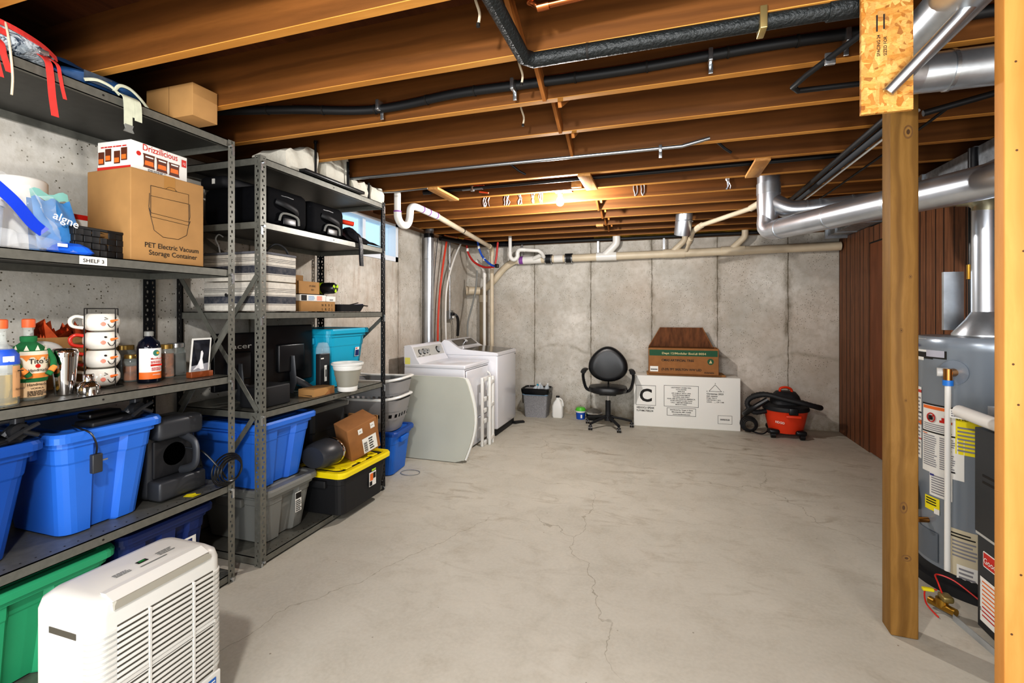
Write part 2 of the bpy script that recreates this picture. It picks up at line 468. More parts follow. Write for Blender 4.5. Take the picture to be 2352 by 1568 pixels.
def dup(root, loc, rz=None, label=None, group=None):
    r = root.copy(); COL.objects.link(r); r.location = loc
    if rz is not None: r.rotation_euler = (0, 0, rz)
    if label: r['label'] = label
    if group: r['group'] = group
    for ch in list(root.children):
        c = ch.copy(); COL.objects.link(c); c.parent = r
        for g in ch.children:
            d = g.copy(); COL.objects.link(d); d.parent = c
    return r
ORD = ['first', 'second', 'third', 'fourth', 'fifth', 'sixth', 'seventh', 'eighth', 'ninth', 'tenth', 'eleventh', 'twelfth', 'thirteenth', 'fourteenth', 'fifteenth', 'sixteenth']
# ------------------------------------------------------------------ camera and light
F_PX, CX_PX, HY_PX = 1090., 1176., 716.
YAW = math.atan(349 / 1090)
cam = bpy.data.cameras.new('camera'); cam_o = bpy.data.objects.new('camera', cam); COL.objects.link(cam_o)
cam.sensor_width = 36.; cam.lens = 36. * F_PX / 2352
cam.shift_y = -(784 - HY_PX) / 2352
cam.clip_start = .02
cam_o.location = (0, 0, 1.40); cam_o.rotation_euler = (R90, 0, YAW)
SC.camera = cam_o
SC.view_settings.view_transform = 'Standard'
SC.view_settings.look = 'Medium High Contrast'
SC.view_settings.exposure = EXPO = 0.0
SC.cycles.max_bounces = 7; SC.cycles.diffuse_bounces = 4; SC.cycles.glossy_bounces = 4; SC.cycles.transparent_max_bounces = 8
SC.cycles.use_denoising = True; SC.cycles.sample_clamp_indirect = 6.
SC.cycles.caustics_reflective = False; SC.cycles.caustics_refractive = False

w = bpy.data.worlds.new('world'); SC.world = w; w.use_nodes = True
w.node_tree.nodes['Background'].inputs[0].default_value = (.35, .68, 1., 1); w.node_tree.nodes['Background'].inputs[1].default_value = 1.5

def light(name, kind, loc, power, col=(1, 1, 1), size=.1, rot=None, **kw):
    l = bpy.data.lights.new(name, kind); l.energy = power; l.color = col
    if kind == 'AREA':
        l.shape = 'RECTANGLE'; l.size = size[0]; l.size_y = size[1]
    else: l.shadow_soft_size = size
    o = bpy.data.objects.new(name, l); COL.objects.link(o); o.location = loc
    if rot: o.rotation_euler = rot
    return o
light('bare_bulb_light', 'POINT', (-.60, .05, 2.12), 105, (1., .975, .945), .05)
light('far_bulb_light', 'POINT', (-.845, 3.97, 2.275), 110, (1., .965, .93), .035)
light('room_fill', 'AREA', (.2, -1.8, 1.15), 170, (.93, .965, 1.), (3.6, 2.0), (R90, 0, 0))
light('utility_fill', 'POINT', (1.3, 1.0, 1.7), 14, (1., .96, .9), .3)

# ------------------------------------------------------------------ room shell
JB = 2.38           # underside of the joists
XL, XR, YF, YB = -2.76, 1.95, 6.45, -1.9
struct(MB('floor').bb((XL - .3, YB - .2, -.1), (2.9, YF + .3, 0)), 'floor')
struct(MB('subfloor').bb((XL - .3, YB - .2, JB + .235), (2.9, YF + .3, JB + .27)), 'ceiling')
struct(MB('wall_far').bb((XL - .25, YF, 0), (2.9, YF + .22, 2.34)), 'wall_far')
WY0, WY1, WZ0, WZ1 = 3.52, 4.53, 1.94, 2.345
m = MB('wall_left'); T = XL - .22
m.bb((T, YB, 0), (XL, YF, WZ0)); m.bb((T, YB, WZ0), (XL, WY0, WZ1)); m.bb((T, WY1, WZ0), (XL, YF, WZ1))
struct(m, 'wall_left')
struct(MB(mat('painted_block', 'aaa294', .9, 0, .08, 3)).bb((XL - .2, YB - .15, 0), (2.9, YB, JB + .235)), 'wall_near')
struct(MB('panel').bb((XR, 1.0, 0), (XR + .012, 4.70, 2.24)).bb((XR, 5.59, 0), (XR + .012, YF, 2.25)).bb((XR, 4.70, 2.09), (XR + .012, 5.59, 2.24)), 'wall_right')
struct(MB(mat('painted_block_2', 'a39b8d', .9, 0, .08, 3)).bb((2.75, YB, 0), (2.9, YF, JB + .235)), 'wall_outer_right')
d = MB('paneldoor').bb((XR + .002, 4.705, .01), (XR + .03, 5.575, 2.075)).build('door_1'); d['kind'] = 'structure'
MB('bolt').cyl((XR - .03, 4.80, 1.0), .025, .03, axis='x').build('door_knob', d)
struct(MB('ink').bb((XR + .001, 4.70, 2.075), (XR + .03, 5.59, 2.095)), 'trim_1')
struct(MB(mat('sill_plate', '7c5f44', .8, 0, .15, 6, stretch=(1, .1, 1))).bb((XL - .2, YB, 2.34), (XL + .02, YF, JB)).bb((XL, YF - .02, 2.34), (2.75, YF + .1, JB)), 'trim_2')
m = MB(mat('rim_board', '5e3a22', .85, 0, .2, 5)); m.bb((XL - .12, YB, JB), (XL - .06, YF, JB + .235)); m.bb((XL, YF + .06, JB), (2.75, YF + .1, JB + .235)); struct(m, 'trim_3')
m = MB(mat('yellow_insulation', '9a7a22', .95, 0, .35, 9, .8, 25))
m.grid(lambda a, b: (-.9 + 2.7 * a, YF - .02 + .05 * math.sin(a * 37) * math.sin(b * 3), JB + .005 + .2 * b), 60, 6)
one(m, 'insulation_batt', 'yellow fibreglass insulation tucked in the rim above the concrete end wall', 'insulation')

# window
FR = mat('window_frame_white', 'dfe6ee', .5)
wf = MB(FR); t = .05
for a, b in (((XL - .12, WY0, WZ0), (XL + .012, WY0 + t, WZ1)), ((XL - .12, WY1 - t, WZ0), (XL + .012, WY1, WZ1)), ((XL - .12, WY0, WZ0), (XL + .012, WY1, WZ0 + t)), ((XL - .12, WY0, WZ1 - .03), (XL + .012, WY1, WZ1)), ((XL - .10, 3.98, WZ0 + t), (XL - .05, 4.03, WZ1 - .03))): wf.bb(a, b)
wo = wf.build('window_1'); wo['kind'] = 'structure'
MB('glass').bb((XL - .085, WY0 + t, WZ0 + t), (XL - .079, WY1 - t, WZ1 - .03)).build('window_pane', wo)

# joists
NJ = 15
jy = lambda k: 1.75 + .4064 * k
for i, k in enumerate(range(11, -4, -1)):
    y = jy(k)
    mb = MB('joist', 'duct', 'joist_lit')
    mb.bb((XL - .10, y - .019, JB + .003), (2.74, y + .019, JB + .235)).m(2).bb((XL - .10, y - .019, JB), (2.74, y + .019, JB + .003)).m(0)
    if k == 6:
        for x, ww in ((-1.576, .07), (-1.381, .07), (-1.255, .03), (-1.13, .06), (-1.048, .06), (-.21, .09), (.513, .08)):
            for q in range(4):
                xx = x + random.uniform(-ww / 2, ww / 2); P = []
                for z in range(7): P.append((xx + random.uniform(-.012, .012), y - .0215, JB + .006 + z * .028))
                mb.m(1).tube(P, .0035, 4)
        mb.m(0)
    o = one(mb, 'ceiling_joist', ('brown joist with %s, ' % ('torn foil scraps' if k == 6 else 'a bare face')) + ORD[i] + ' out from the concrete end wall', 'joist', 'ceiling joists running across the room')

# cross bridging
def strut(x0, y0, z0, x1, y1, z1, nm, lb, mt='bridge', wx=.064, th=.018):
    mb = MB(mt); a = Vector((x0, y0, z0)); b = Vector((x1, y1, z1)); L = (b - a).length
    o = mb.box((0, 0, 0), (wx, th, L), .002).build(nm, None, lb, category='bridging strut', group='wooden cross bridging between joists')
    o.location = (a + b) / 2; o.rotation_euler = (b - a).to_track_quat('Z', 'X').to_euler()
    return o
for k in range(-1, 10):
    if k in (3, 4, 5): continue
    x = -.53 - .012 * k; y0, y1 = jy(k) + .019, jy(k + 1) - .019; n = ORD[11 - k - 1]
    strut(x, y0 + .006, JB + .225, x + .01, y1 - .006, JB + .008, 'bridging_strut', 'diagonal strut ending low on the ' + n + ' joist out from the end wall')
    strut(x + .075, y0 + .006, JB + .008, x + .085, y1 - .006, JB + .225, 'bridging_strut', 'diagonal strut rising to the top of the ' + n + ' joist out from the end wall')
def block(a, b, lb, mt='lumber'):
    one(MB(mt).bb(a, b, .002), 'wood_block', lb, 'wood block', 'pale blocks nailed to the joists')
for (x, ya, yb, lb) in ((-1.73, jy(4) - .02, jy(5) - .02, 'pale board spanning two joists above the canvas covers and trap pipe'),
                        (-.54, jy(4) - .02, jy(5) - .02, 'pale board spanning two joists just behind the lit bulb'),
                        (.60, jy(4) - .02, jy(5) - .02, 'pale board spanning two joists near the round steel tee')):
    one(MB('lumber').bb((x - .045, ya, JB - .02), (x + .045, yb, JB - .001), .002), 'nailing_board', lb, 'board', 'pale boards nailed under the joists')
block((-.70, jy(5) - .06, JB + .005), (-.62, jy(5) - .02, JB + .075), 'small pale offcut stuck on a joist beside the lit bulb')
block((-.72, jy(9) - .1, JB - .03), (-.64, jy(9) - .02, JB - .004), 'small offcut under a joist near the end wall')

# bulb
b = thing('ceiling_lamp', 'lit bare bulb in a white porcelain lampholder between the joists', 'lamp', (-.845, 3.985, 2.425))
MB(mat('porcelain', 'f4f2ee', .3)).lathe([(.055, .03), (.062, .02), (.062, .008), (.045, 0), (.025, -.01), (.022, -.028)]).build('lampholder', b)
MB(mat('lit_glass', 'fff6e8', .4, emit=14.)).lathe([(.016, -.028), (.018, -.04), (.03, -.062), (.034, -.085), (.028, -.108), (.012, -.12), (0, -.122)]).build('bulb', b)
one(MB('lumber').bb((-.92, jy(5) + .02, JB + .076), (-.77, jy(6) - .02, JB + .10)), 'mounting_block', 'wooden block carrying the lit bulb holder', 'wood block')


# ------------------------------------------------------------------ pipes under the ceiling
def pipe(name, label, cat, pts, r, mt, k=0, n=14, fittings=(), group=None, fm=None, straps=()):
    T = thing(name, label, cat, pts[0], group=group); O = Vector(pts[0])
    loc = [Vector(p) - O for p in pts]
    MB(mt).tube(loc, r, n, k).build('pipe', T)
    for (p, q, rr, m2) in fittings:
        MB(m2 or mt).tube([Vector(p) - O, Vector(q) - O], rr, n).build('coupling', T)
    for p in straps:
        p = Vector(p) - O
        MB('bolt').box(p + Vector((0, -.002, 0)), (.018, 2 * r + .012, 2 * r + .010), .002).box(p + Vector((0, -.004, -r - .022)), (.018, .004, .05), .001).build('strap', T)
    return T
def along(p, q, t): return tuple(p[i] + (q[i] - p[i]) * t for i in range(3))

zA = JB - .003
a, b_, c_ = (-.50, .55, 2.355), (-.50, 1.735, 2.355), (.70, 1.77, 2.37)
pipe('insulated_pipe', 'thick black foam covered pipe turning a corner under the joists', 'pipe', [a, (-.50, 1.70, 2.352), (-.47, 1.735, 2.352), c_], .028, 'foam', fittings=[(along((-.47, 1.735, 2.352), c_, .17), along((-.47, 1.735, 2.352), c_, .178), .0285, 'ink'), (along((-.47, 1.735, 2.352), c_, .83), c_, .033, 'foam')])
one(MB(mat('brass_strap', 'c9b27a', .3, .8)).box((.31, 1.755, 2.362), (.022, .07, .075), .003), 'pipe_strap', 'brassy strap holding the thick black foam pipe', 'strap')
cz = 2.44
pts = [(-2.3, 1.90, cz + .02), (-1.83, 1.98, cz), (-1.40, 2.09, cz - .01), (-.94, 2.075, cz), (-.60, 2.085, cz), (-.13, 2.095, cz), (.36, 2.09, cz + .01), (.72, 2.105, cz + .015), (1.3, 2.10, cz + .02)]
P = smooth(pts, 8); rr = []
T = thing('corrugated_hose', 'long black corrugated line strapped along a joist face', 'hose')
R = []
MB('rubber').tube([p for p in P], .021, 12).build('hose', T)
for i in range(6, len(P) - 2, 5):
    d_ = (P[i + 1] - P[i]).normalized() * .004; MB('ink').tube([P[i] - d_, P[i] + d_], .0245, 10).build('cable_tie', T)
MB('copper').tube([p + Vector((0, .012, .03)) for p in P[8:]], .004, 6).build('copper_line', T)
for x, y in ((-1.37, 2.083), (-.66, 2.08), (.18, 2.09), (.66, 2.10)):
    MB('bolt').box((x, y - .002, cz), (.018, .052, .052), .004).box((x + .003, y + .016, cz - .042), (.018, .006, .04), .002).build('strap', T)
pipe('copper_pipe', 'short copper pipe with an elbow near the top edge of the view', 'pipe', [(-.42, 1.52, 2.58), (-.42, 1.52, 2.43), (-.395, 1.525, 2.41), (.35, 1.53, 2.44)], .012, 'copper', fittings=[((-.42, 1.52, 2.46), (-.42, 1.52, 2.425), .015, 'copper'), ((-.40, 1.525, 2.41), (-.36, 1.525, 2.412), .015, 'copper')])
for x, y, lb in ((-.62, 1.50, 'bent white cable stub hanging beside the upper joists'), (-.60, 1.95, 'small white wire stub under the corrugated line'), (-.72, 2.38, 'short pale wire tail hanging left of the bridging')):
    one(MB('pvcold', 'ink').tube([(x, y, JB + .2), (x + .005, y, JB + .10), (x + .02, y + .01, JB + .04), (x + .015, y + .01, JB - .0)], .005, 8, 4).m(1).cyl((x + .015, y + .01, JB - .006), .007, .012, 8), 'wire_stub', lb, 'wire')
pipe('steel_conduit', 'thin bright steel conduit running under a joist toward the shelves', 'conduit', [(-2.55, 2.925, 2.365), (.1, 2.935, 2.365), (.25, 2.95, 2.40)], .011, 'emt', straps=[(-.02, 2.935, 2.365)])
pipe('black_gas_pipe', 'slim black steel pipe running crosswise behind the pale boards', 'pipe', [(-1.95, 3.62, 2.415), (1.10, 3.62, 2.425)], .014, 'rubber', fittings=[((-1.95, 3.62, 2.415), (-1.88, 3.62, 2.415), .02, 'black')])
o = thing('gas_valve', 'orange handled valve hung under the joists left of the bulb', 'valve', (-1.50, 3.62, 2.412))
MB('emt').tube([(-.09, 0, 0), (.09, 0, 0)], .012, 10).cyl((0, 0, -.02), .016, .04).build('body', o)
MB(mat('orange_handle', 'd9542a', .4)).tube([(0, 0, .02), (.05, 0, .024), (.10, 0, .018)], .008, 8, flat=(.004, .01)).build('handle', o)
MB(_mats['orange_handle']).tube([(.06, 0, -.03), (.14, 0, -.045)], .007, 8).build('handle', o)
pipe('black_wall_pipe', 'long black pipe hung above the concrete end wall', 'pipe', [(-2.45, 6.33, 2.352), (1.60, 6.33, 2.356)], .020, 'rubber', fittings=[((-2.3, 6.33, 2.352), (-2.0, 6.33, 2.352), .035, 'black')])
one(MB('emt').tube([(-2.2, 3.31, 2.36), (-2.05, 3.31, 2.352), (-1.75, 3.31, 2.358)], .006, 8), 'rod', 'thin bright rod under a joist beyond the canvas covers', 'rod')
for x, y, lb in ((-1.02, 3.16, 'dark bent bracket hanging under a joist near the conduit'), (.30, 3.10, 'short steel stub hanging under a joist left of the OSB panel')):
    one(MB('rubber').tube([(x, y, JB + .05), (x + .05, y + .03, JB + .01), (x + .09, y + .06, JB - .01)], .008, 8), 'hanger_bracket', lb, 'bracket')

# drain pipes -------------------------------------------------------
W1 = 'pvc'
T = thing('trap_drain_pipe', 'white plastic drain with a U trap sloping down toward the washer corner', 'pipe', (-2.12, 3.52, 2.2))
O = Vector((-2.12, 3.52, 2.2)); L_ = lambda *p: [Vector(q) - O for q in p]
MB('pvc').tube(L_((-2.13, 3.50, 2.60), (-2.13, 3.50, 2.22)), .028, 16).build('drop_pipe', T)
MB('pvc').tube(L_((-2.13, 3.50, 2.24), (-2.128, 3.51, 2.185), (-2.125, 3.56, 2.145), (-2.12, 3.63, 2.150), (-2.12, 3.675, 2.20), (-2.12, 3.69, 2.26)), .032, 16, 5).build('trap_bend', T)
MB('pvc').tube(L_((-2.12, 3.69, 2.25), (-2.12, 3.70, 2.305), (-2.118, 3.75, 2.335), (-2.115, 3.84, 2.34)), .032, 16, 5).build('elbow', T)
MB('pvc').tube(L_((-2.115, 3.83, 2.34), (-2.09, 4.16, 2.325)), .031, 16).build('fitting', T)
for y in (3.88, 3.99, 4.12): MB('purple').tube(L_((-2.112 + (y - 3.84) * .08, y, 2.341 - (y - 3.83) * .045), (-2.112 + (y - 3.84) * .08, y + .012, 2.3405 - (y - 3.83) * .045)), .0325, 16).build('primer_ring', T)
MB('purple').cyl(Vector((-2.13, 3.50, 2.235)) - O, .0325, .012).build('primer_ring', T)
MB('pvcold', 'ink').tube(L_((-2.09, 4.15, 2.325), (-2.245, 6.02, 2.285)), .027, 16).m(1).build('pipe', T)
MB('pvcold').tube(L_((-2.244, 6.0, 2.285), (-2.25, 6.08, 2.28), (-2.258, 6.14, 2.24), (-2.26, 6.15, 2.17)), .033, 16, 4).build('elbow', T)
MB('ink').tube(L_((-2.15, 4.90, 2.312), (-2.151, 4.912, 2.311)), .031, 12).build('hanger', T)
T = pipe('washer_standpipe', 'cream plastic standpipe dropping behind the washer, nearest the trap drain', 'pipe', [(-2.26, 6.15, 2.20), (-2.26, 6.15, .02)], .025, 'pvcold', group='vertical drain pipes behind the washer')
T = pipe('washer_standpipe', 'white plastic standpipe with an angled top behind the washer lid', 'pipe', [(-2.46, 6.12, 2.09), (-2.39, 6.15, 2.0), (-2.37, 6.15, 1.93), (-2.37, 6.15, .03)], .022, 'pvc', group='vertical drain pipes behind the washer', fittings=[((-2.48, 6.115, 2.11), (-2.43, 6.13, 2.05), .031, 'pvc'), ((-2.37, 6.15, 1.93), (-2.37, 6.15, 1.88), .027, 'pvc')])
T = thing('main_drain_pipe', 'long cream plastic drain pipe running along the concrete end wall', 'pipe', (-1.9, 6.33, 2.12)); O = Vector((-1.9, 6.33, 2.12))
p0, p1 = (-2.03, 6.33, 2.115), (1.93, 6.33, 2.155)
MB('pvcold').tube(L_(p0, p1), .050, 20).build('pipe', T)
MB('pvc').tube(L_((-1.93, 6.33, 2.116), (-1.60, 6.33, 2.119)), .054, 20).build('fitting', T)
MB('purple').tube(L_((-1.915, 6.33, 2.116), (-1.86, 6.33, 2.117)), .0555, 20).build('primer_ring', T)
for x in (-1.50, -1.22):
    MB('rubber').tube(L_((x - .05, 6.33, 2.122 + .01 * (x + 1.5)), (x + .05, 6.33, 2.122 + .01 * (x + 1.5))), .062, 20).build('coupling', T, 'black rubber coupling with steel bands')
    for e in (-.042, .042): MB('bolt').tube(L_((x + e - .006, 6.33, 2.122), (x + e + .006, 6.33, 2.122)), .064, 20).build('clamp_band', T)
MB('pvc').tube(L_((-1.30, 6.33, 2.124), (-1.42, 6.33, 2.123)), .052, 20).build('pipe', T)
for x, mt_ in ((-.72, 'pvc'), (.12, 'pvcold'), (.80, 'pvcold')):
    z = 2.122 + .0101 * (x + 1.5)
    MB(mt_).tube(L_((x - .13, 6.33, z), (x + .13, 6.33, z)), .057, 20).build('wye_fitting', T)
    MB(mt_).tube(L_((x - .04, 6.33, z), (x + .10, 6.31, z + .13), (x + .13, 6.305, z + .18), (x + .13, 6.30, z + .26)), .038 if mt_ == 'pvcold' else .05, 16, 3).build('branch_elbow', T)
MB('pvcold').tube(L_((-1.98, 6.33, 2.116), (-2.14, 6.34, 2.02), (-2.32, 6.35, 1.83), (-2.46, 6.36, 1.72)), .046, 18, 4).build('corner_elbow', T)
for x in (-1.88, -.83, .0): MB('bolt').box(Vector((x, 6.33, 2.24)) - O, (.025, .004, .26)).build('hanger_strap', T)
T = pipe('soil_stack', 'dull cream vertical stack in the corner behind the washer', 'pipe', [(-2.47, 6.36, 1.72), (-2.47, 6.36, .01)], .052, mat('aged_stack', 'a9987c', .6, 0, .15, 5), fittings=[((-2.47, 6.36, 1.64), (-2.47, 6.36, 1.54), .06, 'pvcold')])
m = MB('pvcold').tube([(-2.50, 6.30, 1.70), (-2.64, 6.22, 1.70)], .055, 18).tube([(-2.64, 6.22, 1.70), (-2.67, 6.205, 1.70)], .064, 8)
one(m, 'cleanout_fitting', 'cream cleanout fitting with a capped end on the corner stack', 'pipe fitting')
T = thing('sink_trap_pipe', 'small white plastic trap joining the drain in the end wall corner', 'pipe', (-1.98, 6.1, 2.3)); O = Vector((-1.98, 6.1, 2.3))
MB('pvc').tube(L_((-1.98, 6.10, 2.60), (-1.98, 6.10, 2.20)), .024, 14).build('drop_pipe', T)
MB('pvc').tube(L_((-1.98, 6.10, 2.21), (-1.975, 6.10, 2.14), (-1.93, 6.11, 2.105), (-1.885, 6.12, 2.14), (-1.88, 6.12, 2.20), (-1.85, 6.12, 2.235), (-1.78, 6.14, 2.235)), .029, 14, 5).build('trap_bend', T)
MB('pvc').tube(L_((-1.78, 6.14, 2.235), (-1.60, 6.16, 2.22), (-1.56, 6.18, 2.19), (-1.55, 6.25, 2.14)), .026, 14).build('pipe', T)
MB('pvc').tube(L_((-1.70, 6.29, 2.13), (-1.58, 6.24, 2.17)), .03, 14).build('branch', T)
T = pipe('branch_drain_pipe', 'cream drain branch slanting up toward the round steel tee', 'pipe', [(.245, 5.75, 2.10), (.27, 5.45, 2.17), (.29, 5.18, 2.235), (.33, 5.08, 2.255), (.76, 4.62, 2.32), (.80, 4.56, 2.35), (.81, 4.55, 2.45)], .022, 'pvcold', fittings=[((.26, 5.55, 2.15), (.275, 5.40, 2.185), .028, None), ((.29, 5.20, 2.23), (.36, 5.05, 2.26), .029, None), ((.73, 4.65, 2.315), (.80, 4.56, 2.345), .029, None)])

# round steel ducts
T = thing('wall_duct_stub', 'short segmented round steel duct ending above the end wall drain', 'duct', (.2, 5.1, 2.38))
MB('duct').tube([(0, 0, .2), (0, 0, .05), (-.01, .02, -.08), (-.02, .06, -.19)], .082, 20).build('pipe', T)
for z in (.03, -.07): MB('duct').cyl((-.005, .01, z), .086, .01, 20).build('seam_ring', T)
T = thing('round_steel_duct', 'bright round steel vent with a tee and long arm passing behind the post', 'duct', (.755, 4.02, 2.2))
O = Vector((.755, 4.02, 2.2))
MB('duct').tube(L_((.755, 4.02, 2.60), (.755, 4.02, 2.33)), .078, 28).build('riser', T)
MB('galv').tube(L_((.755, 4.02, 2.37), (.755, 4.02, 2.29)), .083, 28).build('collar', T)
MB('duct').tube(L_((.755, 4.02, 2.32), (.755, 4.02, 2.20), (.748, 4.02, 2.06)), [.080, .080, .062], 28).build('tee_body', T)
MB('duct').tube(L_((.76, 4.02, 2.25), (.83, 3.99, 2.19), (.90, 3.97, 2.155), (.98, 3.955, 2.15)), .068, 24, 3).build('tee_branch', T)
MB('duct').tube(L_((.97, 3.955, 2.15), (1.93, 3.78, 2.17)), .064, 26).build('upper_arm', T)
MB('duct').tube(L_((.745, 4.02, 2.13), (.740, 4.01, 2.04), (.77, 3.95, 2.005), (.80, 3.86, 2.00)), .066, 26, 3).build('lower_elbow', T)
MB('duct').tube(L_((.78, 3.90, 2.003), (1.05, 3.07, 1.965), (1.22, 2.56, 1.94), (1.47, 1.80, 1.90)), .072, 30).build('lower_arm', T)
q0, q1 = (.78, 3.90, 2.003), (1.22, 2.56, 1.94)
for s_ in (.05, .42, .75): MB('galv').tube(L_(along(q0, q1, s_), along(q0, q1, s_ + .012)), .0745, 30).build('seam_ring', T)
for s_ in (.02, .10, .30): MB('galv').tube(L_(along((.97, 3.955, 2.15), (1.93, 3.78, 2.17), s_), along((.97, 3.955, 2.15), (1.93, 3.78, 2.17), s_ + .012)), .0665, 26).build('seam_ring', T)
T = thing('ceiling_duct', 'round grey steel duct with an elbow beside the OSB panel', 'duct', (.80, 2.17, 2.295)); O = Vector((.80, 2.17, 2.295))
MB('galv').tube(L_((.80, -.3, 2.30), (.80, 2.05, 2.297)), .072, 26).build('straight_run', T)
MB('galv').tube(L_((.80, 2.04, 2.297), (.80, 2.10, 2.296), (.83, 2.15, 2.295), (.90, 2.17, 2.295)), .074, 26, 3).build('elbow', T)
MB('galv').tube(L_((.90, 2.17, 2.295), (2.2, 2.19, 2.295)), .070, 26).build('side_run', T)
MB('bolt').tube(L_((1.0, 2.171, 2.295), (1.012, 2.171, 2.295)), .074, 26).build('seam_ring', T)
T = thing('trunk_duct', 'rectangular galvanised trunk duct above the wood panelling', 'duct', (1.95, 4, 2.26))
O = Vector((1.95, 4, 2.26))
m = MB('ductbox', 'galv'); m.bb(Vector((1.76, 2.35, 2.255)) - O, Vector((2.15, 6.2, 2.375)) - O); m.m(1)
m.build('duct_body', T)
for y in (2.9, 3.5, 4.1, 4.7, 5.3, 5.9): MB('galv').bb(Vector((1.745, y, 2.245)) - O, Vector((2.16, y + .03, 2.378)) - O).build('seam_flange', T)
MB('galv').bb(Vector((1.735, 6.18, 2.225)) - O, Vector((2.17, 6.21, 2.379)) - O).build('end_cap', T)
# line set and cables running toward the camera
for nm, x, z, r, mt_, lb in (('insulated_line', 1.03, 2.352, .016, 'rubber', 'thick black refrigerant line under the joists left of the post'), ('insulated_line', 1.072, 2.338, .02, mat('grey_foam', '3a3d42', .7), 'thicker grey foam line under the joists beside the post'), ('white_cable', 1.108, 2.325, .007, 'white', 'white cable sagging beside the foam lines'), ('thin_rod', 1.24, 2.34, .007, 'rubber', 'thin dark line running under joists right of the foam lines')):
    pipe(nm, lb, 'pipe', [(x + .0, 4.95, z + .015), (x, 4.3, z), (x - .005, 3.6, z - .008), (x + .01, 2.9, z), (x + .03, 2.7, z + .02)], r, mt_, 6)
pipe('black_drain_line', 'black plastic line slanting down behind the OSB panel', 'pipe', [(.70, 1.80, 2.36), (.53, 2.12, 2.325), (.50, 2.19, 2.315), (.53, 2.24, 2.318), (.92, 2.28, 2.33)], .011, 'rubber', 0)
one(MB('bolt').box((.585, 2.03, 2.335), (.035, .012, .045), .003), 'pipe_clip', 'little steel clip on the slanting black line', 'clip')
pipe('black_flue_line', 'black pipe slanting under the joists right of the post', 'pipe', [(1.12, 2.62, 2.30), (1.42, 2.60, 2.36), (1.6, 2.59, 2.37)], .014, 'rubber')
pipe('black_vent_pipe', 'straight vertical black pipe above the long steel arm', 'pipe', [(1.66, 2.98, 2.38), (1.66, 2.98, 1.62)], .028, 'blackm')
pipe('ribbon_cable', 'grey and red wire pair slanting up beside the right stud', 'wire', [(1.34, 2.42, 2.34), (1.44, 2.36, 2.25), (1.52, 2.30, 2.19)], .005, 'lgrey')

# OSB, post, studs, conduit
one(MB('osb', 'ink').bb((.572, 1.700, 2.0), (.703, 1.713, 2.60)).m(1).rect((.61, 1.70, 2.245), .004, .05).rect((.628, 1.70, 2.25), .004, .045)
    .text('SIZED FOR', .012, (.637, 1.70, 2.17), (0, 0, 1), (-1, 0, 0)).text('SPACING 24', .012, (.62, 1.70, 2.17), (0, 0, 1), (-1, 0, 0)), 'osb_panel', 'strip of golden strand board hanging from the joists before the post', 'board')
pm = MB('post', mat('knot_brown', '6b4a20', .7, 0, .15, 60), mat('knot_core', '4a3116', .8)).box((0, 0, 1.19), (.100, .095, 2.376), .006)
for kx, kz, kw, kh in ((.012, 2.17, .017, .030), (-.004, .56, .014, .026), (.006, .345, .018, .014), (-.012, 1.32, .006, .010), (.02, 1.55, .006, .008), (.004, 1.02, .005, .007)):
    for mi_, f_, e_ in ((1, 1., .0482), (0, .72, .0485), (2, .38, .0488)):
        pm.m(mi_).add([(kx + kw * f_ * math.cos(a), -e_, kz + kh * f_ * math.sin(a)) for a in [i * PI / 9 for i in range(18)]], [tuple(range(18))])
pm.m(0)
one(pm, 'wooden_post', 'knotty brown square post standing free on the concrete floor', 'post', loc=(.985, 2.50, 0), rz=-.03)
sm_ = MB('stud', mat('knot_core', '3f2812', .8)).bb((.808, 1.50, 0), (.905, 1.54, JB + .22), .003).m(1)
for kx, kz in ((.83, 2.02), (.832, 1.80), (.845, 1.55), (.825, 1.27), (.835, 1.17), (.822, .60), (.84, .75)): sm_.cyl((kx, 1.4995, kz), .0028, .001, 8, 'y')
one(sm_, 'wall_stud', 'tall pale orange framing stud at the right edge', 'stud')
one(MB('stud').bb((.905, 1.46, 0), (.945, 1.55, JB + .22), .003), 'wall_stud', 'second framing stud nailed behind the pale edge stud', 'stud')
pipe('metal_conduit', 'bare grey steel conduit slanting up from the strand board', 'conduit', [(.637, 1.692, 2.056), (.86, 1.585, 2.31), (1.0, 1.515, 2.47)], .0165, 'emt', n=16)

# laundry corner services --------------------------------------------
T = thing('vent_standpipe', 'tall vertical galvanised pipe on the wall behind the dryer', 'duct', (-2.67, 5.09, .9))
MB('duct').cyl((0, 0, -.85), .056, 2.24, 24).build('pipe', T)
for z in (.0, .52, 1.12): MB('galv').cyl((0, 0, z), .0585, .012, 24).build('seam_ring', T)
MB('black').cyl((0, 0, 1.38), .06, .05, 20).build('collar', T)
MB('galv').tube([(0, 0, 1.42), (.0, .02, 1.50), (-.03, .03, 1.56)], .05, 18, 3).build('top_elbow', T)
def hose(nm, lb, pts, r, mt_, k=8, cat='hose'): return one(MB(mt_).tube(pts, r, 10, k), nm, lb, cat)
hose('red_hose', 'red plastic water line hanging on the wall behind the dryer', [(-2.66, 5.56, 2.33), (-2.67, 5.47, 2.0), (-2.68, 5.40, 1.65), (-2.69, 5.37, 1.3), (-2.69, 5.36, .95)], .013, mat('pex_red', 'd0452f', .4), cat='pipe')
hose('white_hose', 'white plastic water line curving down beside the red one', [(-2.60, 5.92, 2.37), (-2.62, 5.70, 2.1), (-2.64, 5.53, 1.75), (-2.65, 5.50, 1.4), (-2.65, 5.52, .95)], .012, 'pvc', cat='pipe')
hose('hanging_wire', 'thin dark wire hanging left of the red water line', [(-2.72, 5.42, 2.33), (-2.73, 5.33, 1.7), (-2.73, 5.32, 1.0)], .005, 'dgrey', cat='cord')
